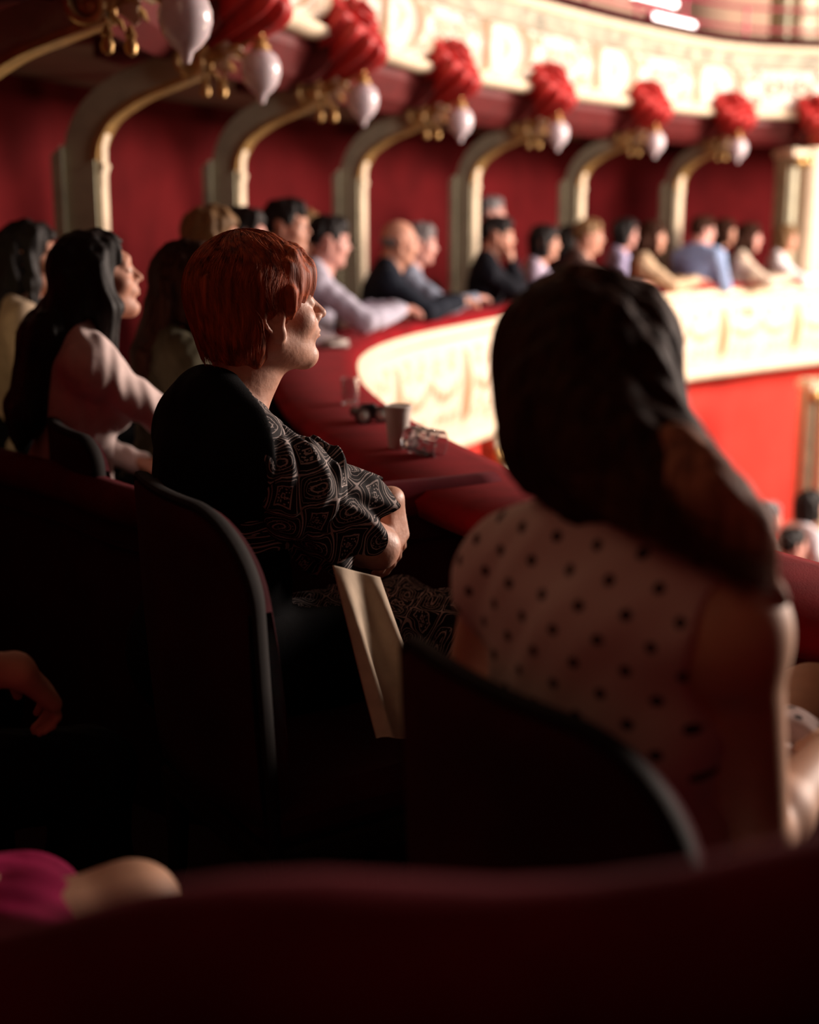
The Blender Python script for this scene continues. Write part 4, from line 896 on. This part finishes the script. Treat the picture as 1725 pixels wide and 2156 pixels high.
# ------------------------------------------------------------------ woman in polka dot blouse
def woman_dots():
    az = math.radians(44); hd = at(1246, 800, 1.47)
    el = at(1592, 1770, 1.36); wr = el+np.array([.14, .20, .02])
    arms = {'R': ('w', el, wr, np.array([.6, .75, -.1]), (0, 0, 1), .5), 'L': ('w', at(1000, 1420, 1.72), at(1100, 1450, 1.80), np.array([.5, .5, 0]), (0, 0, 1), .5)}
    base_fw = np.array([math.cos(az), math.sin(az), 0])
    kn = at(1712, 1480, 1.88); ank = kn+np.array([.12, .10, -.42])
    p = make_person(hd, az, 'woman with long brown hair and sleeveless polka dot dress, seen from behind', lean=(-.02, .02), yaw=math.radians(-14), pitch=.02, hair='none', arms=arms, vox=.004, skin='skin_arm', sh=.152,
                    legs={'R': (kn, ank)}, hoff=(-.078, .0, .012))
    f, ft, h, P, root = p.f, p.ft, p.h, p.P, p.root
    o0 = ft.p((0, 0, 0)); rt = ft.v((1, 0, 0)); fw = ft.v((0, 1, 0))
    T_ = infl(P, .010, ('torso', 'trap', 'pelvis', 'deltL'), .03)+[E(h, (0, .0, -.15), (.062, .075, .045), .008, '', sub=True)]
    T_ += [E(ft, (sx*.190, .0, -.055), (.062, .12, .115), .006, '', sub=True) for sx in (1,)]
    V, F = sdf_mesh(T_, .0045, disp=wrinkle(.003, (20, 20, 14), 6)); uv = np.stack([(V-o0)@rt+.02, (V-o0)[:, 2]], 1)
    mkobj('bodice', V, F, M['polka'], root, uv=uv)
    tr = [q for q in P if q['tag'] == 'thighR'][0]; tl = [q for q in P if q['tag'] == 'thighL'][0]
    B = infl(P, .020, ('pelvis',), .05)+[CN(tr['a'], tr['a']+(tr['b']-tr['a'])*.72, .105, .085, .04), CN(tl['a'], tl['b'], .10, .08, .04), CN((tr['a']+tl['a'])/2, (tr['a']*.4+tr['b']*.6+tl['b'])/2, .11, .08, .05)]
    V, F = sdf_mesh(B, .005, disp=wrinkle(.004, (26, 26, 26), 8)); q = V-f.o; mkobj('skirt', V, F, M['polka'], root, uv=np.stack([q@f.R[:, 0], q@f.R[:, 1]-q[:, 2]], 1))
    # long hair swept over the right shoulder, placed as one mass with locks
    hc = (0, -.014, .030); hr = (.081, .098, .095)
    W = lambda x, y, z: h.p((x, y, z))
    sh_ = ft.p((.115, -.02, .03)); tip = ft.p((.175, .03, -.035))
    H1 = [E(h, hc, hr, .01), E(h, (0, .03, .05), (.074, .068, .060), .02),
          CN(at(1196, 760, 1.44), at(1192, 905, 1.40), .064, .062, .04), CN(at(1192, 905, 1.40), at(1290, 965, 1.36), .062, .060, .05), CN(at(1260, 800, 1.42), at(1290, 950, 1.37), .076, .064, .05),
          CN(at(1290, 950, 1.36), at(1430, 1035, 1.30), .062, .044, .05), CN(at(1430, 1035, 1.30), at(1520, 1100, 1.27), .044, .030, .04),
          CN(at(1350, 760, 1.42), at(1355, 930, 1.38), .030, .042, .04), CN(at(1355, 930, 1.38), at(1440, 1035, 1.30), .042, .036, .04), E(h, (.0, .110, -.035), (.056, .062, .092), .012, '', sub=True)]
    A1 = sdf_mesh(H1, .0045, disp=wrinkle(.0025, (60, 60, 10), 5))
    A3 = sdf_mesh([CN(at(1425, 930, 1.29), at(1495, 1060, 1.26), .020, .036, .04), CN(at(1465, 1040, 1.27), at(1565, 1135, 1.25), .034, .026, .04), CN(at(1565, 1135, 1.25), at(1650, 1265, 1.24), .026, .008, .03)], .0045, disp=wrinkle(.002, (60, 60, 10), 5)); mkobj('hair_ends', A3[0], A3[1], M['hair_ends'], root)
    n = 2600; r2 = np.random.default_rng(8); al = r2.uniform(.45, 2*math.pi-.45, n); K = 9; Pt = np.zeros((n, K, 3)); g = 1+r2.uniform(0, .03, n); jit = r2.normal(0, .012, (n, 3))
    for j in range(K):
        if j < 5:
            ph = .12+(j/4)*1.5; x = hc[0]+hr[0]*g*math.sin(ph)*np.sin(al); y = hc[1]+hr[1]*g*math.sin(ph)*np.cos(al); z = hc[2]+hr[2]*g*math.cos(ph); Pt[:, j] = h.o+np.stack([x, y, z], 1)@h.R.T
        else:
            t = (j-4)/4; s0 = Pt[:, 4]; ea, eb = at(1400, 1075, 1.24), at(1610, 1205, 1.22); e = ea+(eb-ea)*((np.sin(al)+1)/2)[:, None]+jit*.8
            mid = s0*np.array([.85, .6, .25])+e*np.array([.15, .4, .75])+ft.v((-.01, -.03, 0))*(np.cos(al) < .3)[:, None]
            Pt[:, j] = s0*(1-t)**2+mid*2*t*(1-t)+e*t*t+jit*.3*t
    A2 = tubes_mesh(smooth_paths(Pt, 14), .0011)
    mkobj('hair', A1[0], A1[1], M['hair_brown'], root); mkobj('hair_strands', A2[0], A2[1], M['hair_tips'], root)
woman_dots()
# ------------------------------------------------------------------ woman in pale blouse at left
def woman_left():
    az = math.radians(28); hd = at(205, 583, 3.55)
    el = at(400, 925, 3.50); wr = el+np.array([.05, .21, -.03])
    p = make_person(hd, az, 'young woman with long dark hair and pale pink blouse, gazing up in profile', lean=(.04, .14), yaw=math.radians(-12), pitch=math.radians(12), hair='none', vox=.0045,
                    arms={'R': ('w', el, wr, np.array([.3, .9, .0]), (0, 0, 1), .5)}, topm=M['blouse_pink'], top='blouse', botm=M['black_cloth'], sh=.150)
    f, ft, h, P, root = p.f, p.ft, p.h, p.P, p.root
    hc = (0, -.020, .030); hr = (.088, .108, .096)
    sub = lambda c, r, k=.012: E(h, c, r, k, '', sub=True)
    H1 = [E(h, hc, hr, .01), E(h, (0, .015, .055), (.080, .075, .062), .02)]
    for x in (-.06, 0, .055):
        a = h.p((x, -.05, -.02)); b = ft.p((x-.01, -.095, .02)); c = ft.p((x-.01, -.125, -.18)); d = ft.p((x*.8, -.14, -.26)); H1 += [CN(a, b, .056, .050, .04), CN(b, c, .050, .038, .04), CN(c, d, .038, .012, .03)]
    for sx in (-1, 1): H1 += [CF(h, (sx*.074, .0, .03), (sx*.082, .0, -.075), .026, .030, .03), CN(h.p((sx*.082, .0, -.075)), ft.p((sx*.095, .03, -.02)), .030, .015, .03)]
    H1 += [sub((0, .100, -.030), (.085, .085, .105)), CN(h.p((.072, -.01, .02)), h.p((.080, .018, -.08)), .018, .022, .02), CN(h.p((.080, .018, -.08)), ft.p((.085, .065, -.01)), .022, .016, .02), CN(ft.p((.085, .065, -.01)), ft.p((.08, .10, -.09)), .016, .006, .02)]
    A1 = sdf_mesh(H1, .0045, disp=wrinkle(.0025, (70, 70, 10), 5)); mkobj('hair', A1[0], A1[1], M['hair_black'], root)
woman_left()
chair_from_left(112, 872, 3.42, math.radians(28), 'dark chair behind the woman in the pale pink blouse', group='theatre chairs in our box')
# ------------------------------------------------------------------ the rest of the audience
def c_(name, col): 
    M.setdefault(name, cloth(name, col)); return M[name]
M['skin_p'] = mat('pink_pale_skin', (.62, .30, .24), .5, noise=.1, nscale=40, sss=.1)
# px, py (head centre), distance, label, sex, hair style, hair colour, garment, colour, facing deg, arms, lean, pitch
GF = 'people seated along the curving ledge'
aud = [
 (62, 545, 4.6, 'long dark haired woman in beige top at the left edge of the photo', 'f', 'long', 'hair_black', 'blouse', (.42, .32, .22), 25, ('lap', 'lap'), .06, 6),
 (402, 600, 3.95, 'woman in dark olive jacket with long dark hair, half hidden by the copper haired woman', 'f', 'long', 'hair_brown', 'jacket', (.05, .042, .022), 20, ('lap', 'lap'), .10, 0),
 (448, 505, 5.2, 'blonde person seated behind the woman in the dark olive jacket', 'f', 'bob', 'hair_blonde', 'blouse', (.10, .07, .05), 15, ('lap', 'lap'), .05, 0),
 (512, 500, 6.0, 'dark haired man whose crown shows just above the copper hair', 'm', 'short', 'hair_black', 'shirt', (.06, .05, .06), 12, ('lap', 'lap'), .05, 0),
 (604, 477, 6.5, 'tallest dark haired man before the red wall, left of the lavender shirt', 'm', 'short', 'hair_black', 'shirt', (.16, .12, .13), 10, ('lap', 'lap'), .0, 0),
 (556, 490, 8.15, 'brown haired woman glimpsed in the gap left of the tallest man', 'f', 'bob', 'hair_blonde', 'blouse', (.12, .06, .05), 10, ('lap', 'lap'), .0, 0),
 (640, 487, 7.9, 'brown haired person just behind the tallest man', 'f', 'bob', 'hair_blonde', 'blouse', (.2, .1, .08), 10, ('lap', 'lap'), .0, 0),
 (692, 508, 7.0, 'dark haired man in pale lavender grey shirt leaning towards the ledge', 'm', 'short', 'hair_black', 'shirt', (.50, .48, .58), 8, ('rail', 'rail'), .22, -4),
 (842, 510, 7.9, 'bald man in dark navy jacket leaning on the ledge', 'm', 'bald', 'hair_grey', 'jacket', (.012, .016, .026), 6, ('rail', 'rail'), .30, -6),
 (884, 513, 8.3, 'woman in slate grey top beside the bald man', 'f', 'short', 'hair_grey', 'blouse', (.22, .25, .32), 4, ('rail', 'lap'), .28, -4),
 (1048, 497, 9.1, 'dark haired man in black with raised hands, elbows on the ledge', 'm', 'short', 'hair_black', 'sweater', (.008, .009, .014), 2, ('face', 'rail'), .16, -4),
 (1036, 448, 11.35, 'pale faced person standing partly behind the fourth column', 'm', 'short', 'hair_grey', 'shirt', (.06, .03, .03), 0, ('lap', 'lap'), .0, 0),
 (1147, 511, 9.7, 'woman with purple black hair and lilac scarf, between man in black and long brown hair', 'f', 'bob', 'hair_black', 'blouse', (.50, .42, .54), 0, ('rail', 'lap'), .12, 0),
 (1203, 508, 10.75, 'woman with long dark brown hair right of the lilac scarf', 'f', 'long', 'hair_black', 'dress', (.05, .02, .03), -2, ('lap', 'lap'), .08, 0),
 (1240, 498, 10.4, 'person with swept brown hair looking right, before the fifth column', 'm', 'short', 'hair_blonde', 'shirt', (.10, .06, .05), -4, ('rail', 'lap'), .10, 0),
 (1318, 492, 11.5, 'dark haired woman in lavender top behind the beige cardigan', 'f', 'bob', 'hair_black', 'blouse', (.42, .38, .58), -4, ('lap', 'lap'), .04, 0),
 (1374, 499, 10.9, 'woman in beige cardigan with an arm stretched along the ledge', 'f', 'long', 'hair_brown', 'cardigan', (.60, .44, .28), -6, ('rail', 'rail'), .12, 2),
 (1480, 487, 11.9, 'man in light blue shirt seated with his back to us', 'm', 'short', 'hair_brown', 'shirt', (.30, .40, .62), 48, ('lap', 'lap'), .04, 0),
 (1527, 489, 12.9, 'fair person in black vest right of the light blue shirt', 'f', 'bob', 'hair_brown', 'vest', (.008, .008, .008), -6, ('lap', 'lap'), .05, 0),
 (1578, 500, 12.1, 'brown haired woman in cream sweater reaching along the ledge', 'f', 'long', 'hair_brown', 'sweater', (.66, .54, .42), -10, ('rail', 'rail'), .14, 0),
 (1655, 502, 12.7, 'woman in white shirt in front of the big pale pilaster', 'f', 'bob', 'hair_blonde', 'shirt', (.80, .78, .80), -12, ('rail', 'lap'), .08, 0),
]
for q, (px, py, d, lab, sex, hs, hc, gn, col, fd, ar, ln, pt) in enumerate(aud):
    m = c_('cloth_%s_%d' % (gn, q), col)
    make_person(at(px, py, d), math.radians(fd), lab, sex, sc=1.0 if sex == 'f' else 1.05, lean=(.03*(-1)**q, ln), yaw=math.radians(rng.uniform(-10, 4)-(16 if q < 7 else 36 if fd > 40 else 0)), pitch=math.radians(pt), hair=hs, hairm=hc, top=gn, topm=m,
                botm=M['black_cloth'], skirt=False, arms={'R': (ar[0],), 'L': (ar[1],)}, vox=.0065 if d < 5 else .0085, skin='skin_p' if q % 2 else 'skin', group=GF if q > 6 else 'people deep in the shade at left')
# chairs under the nearer of them
for q, (px, py, d) in enumerate([(842, 505, 7.9), (1048, 495, 9.1), (692, 508, 7.0), (1374, 500, 10.9), (1480, 490, 11.9)]):
    h_ = at(px, py, d); chair((h_[0]-.22, h_[1]-.02), math.radians(6-2*q), 'dark theatre chair under the '+['bald man in navy', 'man in black', 'man in lavender grey shirt', 'woman in beige cardigan', 'man in light blue shirt'][q], 'theatre chairs along the far ledge')
# two people deep below in the stalls
for px, py, d, lab, hs, hc, col in [(1618, 1092, 9.6, 'grey haired person far below beside the bright red wall', 'short', 'hair_grey', (.55, .5, .42)),
                                     (1706, 1068, 9.4, 'person in white with dark hair far below at the right edge', 'bob', 'hair_black', (.7, .68, .72)), (1668, 1150, 8.6, 'dark haired person low between the two others in the stalls', 'short', 'hair_black', (.05, .03, .03))]:
    make_person(at(px, py, d), math.radians(20), lab, 'f', hair=hs, hairm=hc, top='shirt', topm=c_('stall_cloth_%d' % px, col), botm=M['black_cloth'], vox=.009, skin='skin_p', group='people in the stalls below')
# ------------------------------------------------------------------ the two cut by the left edge of the frame
def lady_ring():
    az = math.radians(33); f0 = at(-900, 700, 1.60)
    wr = at(38, 1412, 1.86); k2 = at(95, 1455, 1.93); el = wr+np.array([-.22, -.10, .04])
    hdir = at(135, 1482, 1.94)-at(50, 1402, 1.86)
    p = make_person(at(-780, 640, 1.72), az, 'person in black with a ringed hand on the knee, mostly outside the left edge', hair='short', hairm='hair_black', top='black_jacket', topm=M['black_cloth'], botm=M['black_cloth'], vox=.004,
                    arms={'R': ('w', el, wr, hdir, (.10, -.42, .90), .5, [.55, .75, .8, .85]), 'L': ('lap',)}, legs={'R': (at(190, 1625, 2.02), at(190, 1625, 2.02)-U*.42)}, sleeves='none' )
    S_ = infl(p.P, .014, ('uarmR', 'uarmL', 'deltR', 'deltL'), .025); V, F = sdf_mesh(S_+infl(p.P, .012, ('torso',), .03), .006); mkobj('sleeves', V, F, M['black_cloth'], p.root)
    # ring with two small stones on the ring finger
    r0 = [q for q in p.P if q['tag'] == 'handR'][9]; a, b = r0['a'], r0['b']; d = b-a; d /= np.linalg.norm(d); c = a+d*.012
    e1 = np.cross(d, U); e1 /= np.linalg.norm(e1); e2 = np.cross(e1, d)
    m = MB(); m.tube([c+.0098*(math.cos(t)*e1+math.sin(t)*e2) for t in np.linspace(0, 2*math.pi, 28)], .0014, 8); ring = m.build('ring', mat('silver', (.9, .9, .9), .15, 1.), p.root)
    for s_ in (-1, 1): MB().ball(c+e2*.0112+e1*.004*s_, .0026, 10, 6).build('ring_stone', mat('clear_stone', (.95, .95, 1), .05, spec=1), ring)
lady_ring()
def lady_magenta():
    az = math.radians(33); kn = at(275, 1925, 1.36)
    kn[2] -= .0; wr = at(-150, 1800, 1.22); el = wr+np.array([-.10, -.06, .24])
    p = make_person(at(-1050, 760, 1.16), az, 'person in magenta dress and dark sleeve, knee and hand at the lower left corner', hair='long', hairm='hair_brown', top='dress_top', topm=M['magenta'], botm=None, vox=.004, skin='skin_arm', sleeves='none',
                    arms={'R': ('w', el, wr, np.array([.12, .15, -.9]), (.6, -.7, .3), .5), 'L': ('lap',)}, legs={'R': (kn, kn+np.array([.05, .05, -.40])), 'L': (kn+np.array([-.16, .12, -.06]), kn+np.array([-.12, .15, -.45]))})
    t = [q for q in p.P if q['tag'] == 'thighR'][0]; t2 = [q for q in p.P if q['tag'] == 'thighL'][0]
    V, F = sdf_mesh([CN(t['a'], t['a']+(t['b']-t['a'])*.76, .112, .078, .04), CN(t2['a'], t2['a']+(t2['b']-t2['a'])*.99-U*.012, .10, .076, .04), CN(t['a']-U*.02, t['a']+(t['b']-t['a'])*.90-U*.04+np.array([.02, -.03, 0]), .10, .062, .04)], .005, disp=wrinkle(.004, (22, 22, 22), 3)); mkobj('skirt', V, F, M['magenta'], p.root)
    S_ = infl(p.P, .014, ('uarmR', 'uarmL', 'deltR', 'deltL', 'farmR'), .025); V, F = sdf_mesh(S_, .005); mkobj('dark_sleeve', V, F, c_('dark_plum_cloth', (.03, .015, .022)), p.root)
    d = (el-wr)/np.linalg.norm(el-wr); e1 = np.cross(d, U); e1 /= np.linalg.norm(e1); e2 = np.cross(e1, d); c = wr+d*.02
    for k in range(2): MB().tube([c+d*.014*k+.040*(math.cos(t)*e1+math.sin(t)*e2) for t in np.linspace(0, 2*math.pi, 36)], .0018, 8).build('bracelet', bpy.data.materials['silver'], p.root)
lady_magenta()
# ------------------------------------------------------------------ coat draped beside the copper haired woman's seat
def coat():
    TL, TR = at(702, 1190, 2.16), at(800, 1215, 2.22); BL, BR = at(792, 1566, 2.03), at(905, 1525, 2.13)
    nu, nv = 60, 70; G = np.zeros((nv, nu, 3)); nrm = np.array([.6, -.75, .1])
    for j in range(nv):
        t = j/(nv-1); L = TL*(1-t)+BL*t; R_ = TR*(1-t)+BR*t
        for i in range(nu):
            s_ = i/(nu-1); G[j, i] = L*(1-s_)+R_*s_+nrm*(.014*math.sin(s_*9+.6*t)*(.35+t)+.008*math.sin(s_*17-2*t)*t)+U*(.012*math.sin(s_*7+1)*t)
    back = G-nrm*.004; V = np.concatenate([G.reshape(-1, 3), back.reshape(-1, 3)]); n0 = nu*nv; F = []
    for j in range(nv-1):
        for i in range(nu-1):
            a = j*nu+i; F.append((a, a+1, a+nu+1, a+nu)); F.append((n0+a, n0+a+nu, n0+a+nu+1, n0+a+1))
    for j in range(nv-1):
        for i in (0, nu-1): a = j*nu+i; F.append((a, a+nu, n0+a+nu, n0+a))
    for i in range(nu-1):
        for j in (0, nv-1): a = j*nu+i; F.append((a, n0+a, n0+a+1, a+1))
    tag(mkobj('coat', V, F, M['coat'], base=G[-1, 0]), 'pale taupe coat hanging in folds beside the patterned skirt', 'coat')
coat()
# ------------------------------------------------------------------ things on the ledge
M['paper'] = mat('white_paper_cup', (.62, .55, .50), .6, noise=.05, nscale=30)
M['clear'] = mat('clear_crystal', (.9, .86, .9), .04, trans=.92, spec=.8, noise=.03)
M['blackplastic'] = mat('black_plastic', (.02, .02, .022), .3, noise=.2)
c = at(838, 946, 3.52); c[2] = RZ+.018
cup = empty('paper_cup', c, 'white paper coffee cup standing on the red velvet ledge', 'cup')
cb = MB().lathe([(.024, 0), (.0255, .002), (.036, .105), (.0345, .105), (.0245, .006), (0, .006)], c, 36).build('cup_body', M['paper'], cup)
MB().lathe([(.0375, .103), (.039, .107), (.0385, .113), (.034, .115), (.032, .111), (0, .112)], c, 36).build('lid', M['paper'], cb)
c = at(892, 962, 3.42); c[2] = RZ+.052
gl = empty('glass_tumbler', c-U*.035, 'cut crystal tumbler lying on its side next to the paper cup', 'glass')
ax_ = np.array([.80, -.45, -.12]); ax_ /= np.linalg.norm(ax_); e1 = np.cross(ax_, U); e1 /= np.linalg.norm(e1); A = [e1, np.cross(ax_, e1), ax_]
MB().lathe([(0, -.052), (.026, -.052), (.031, -.045), (.033, -.02), (.036, .02), (.038, .052), (.035, .052), (.032, .02), (.028, -.03), (0, -.036)], c, 40, A, wave=(.035, 10)).build('tumbler', M['clear'], gl)
m = MB()
for k in range(10):
    for z in (-.03, -.005, .02): a = 2*math.pi*(k+.5*(z > -.01))/10; m.ball(c+.0335*(math.cos(a)*A[0]+math.sin(a)*A[1])+ax_*z, (.006, .006, .006), 8, 5)
m.build('cut_facets', M['clear'], gl)
c = at(775, 868, 3.98); c[2] = RZ+.042
og = empty('opera_glasses', c-U*.025, 'black opera glasses lying on the red ledge with a round lens catching light', 'binoculars')
ax_ = np.array([.35, -.92, .0]); ax_ /= np.linalg.norm(ax_); e1 = np.array([-ax_[1], ax_[0], 0]); A = [e1, np.cross(ax_, e1), ax_]
for s_ in (-1, 1):
    bl = MB().lathe([(.012, -.05), (.016, -.045), (.015, -.02), (.022, .01), (.026, .045), (.026, .05), (.021, .05), (.021, .044), (.0, .044)], c+e1*s_*.028, 28, A).build('barrel', M['blackplastic'], og)
    MB().lathe([(.0215, .043), (.012, .049), (0, .051)], c+e1*s_*.028, 24, A).build('lens', mat('coated_lens', (.55, .65, .58), .06, spec=1, coat=1), bl)
MB().box(c+U*.004, (.05, .05, .012), A, .3).build('bridge', M['blackplastic'], og)
c = at(738, 845, 4.35); c[2] = RZ+.018
wg = empty('drinking_glass', c, 'small clear drinking glass at the tip of the red ledge behind the opera glasses', 'glass')
MB().lathe([(0, 0), (.026, 0), (.031, .085), (.029, .085), (.0245, .008), (0, .008)], c, 28).build('glass_body', M['clear'], wg)
c = at(704, 722, 6.15); c[2] = RZ+.02
nk = MB(); 
for k in range(5): nk.box(c+U*(.006+.008*k)+np.array([.01*math.sin(k*3), .01*math.cos(k*2), 0]), (.13-.01*k, .09, .006), [[math.cos(k*.4), math.sin(k*.4), 0], [-math.sin(k*.4), math.cos(k*.4), 0], [0, 0, 1]])
tag(nk.build('folded_programmes', M['paper'], base=c), 'small stack of pale folded papers on the dark inner ledge beyond the chin', 'papers')
c = at(1563, 594, 12.1); c[2] = RZ+.02
tag(MB().lathe([(.03, 0), (.042, .115), (.038, .115), (.028, .006), (0, .006)], c, 24).build('paper_cup', M['paper'], base=c), 'tiny white cup on the far ledge in front of the cream sweater', 'cup')
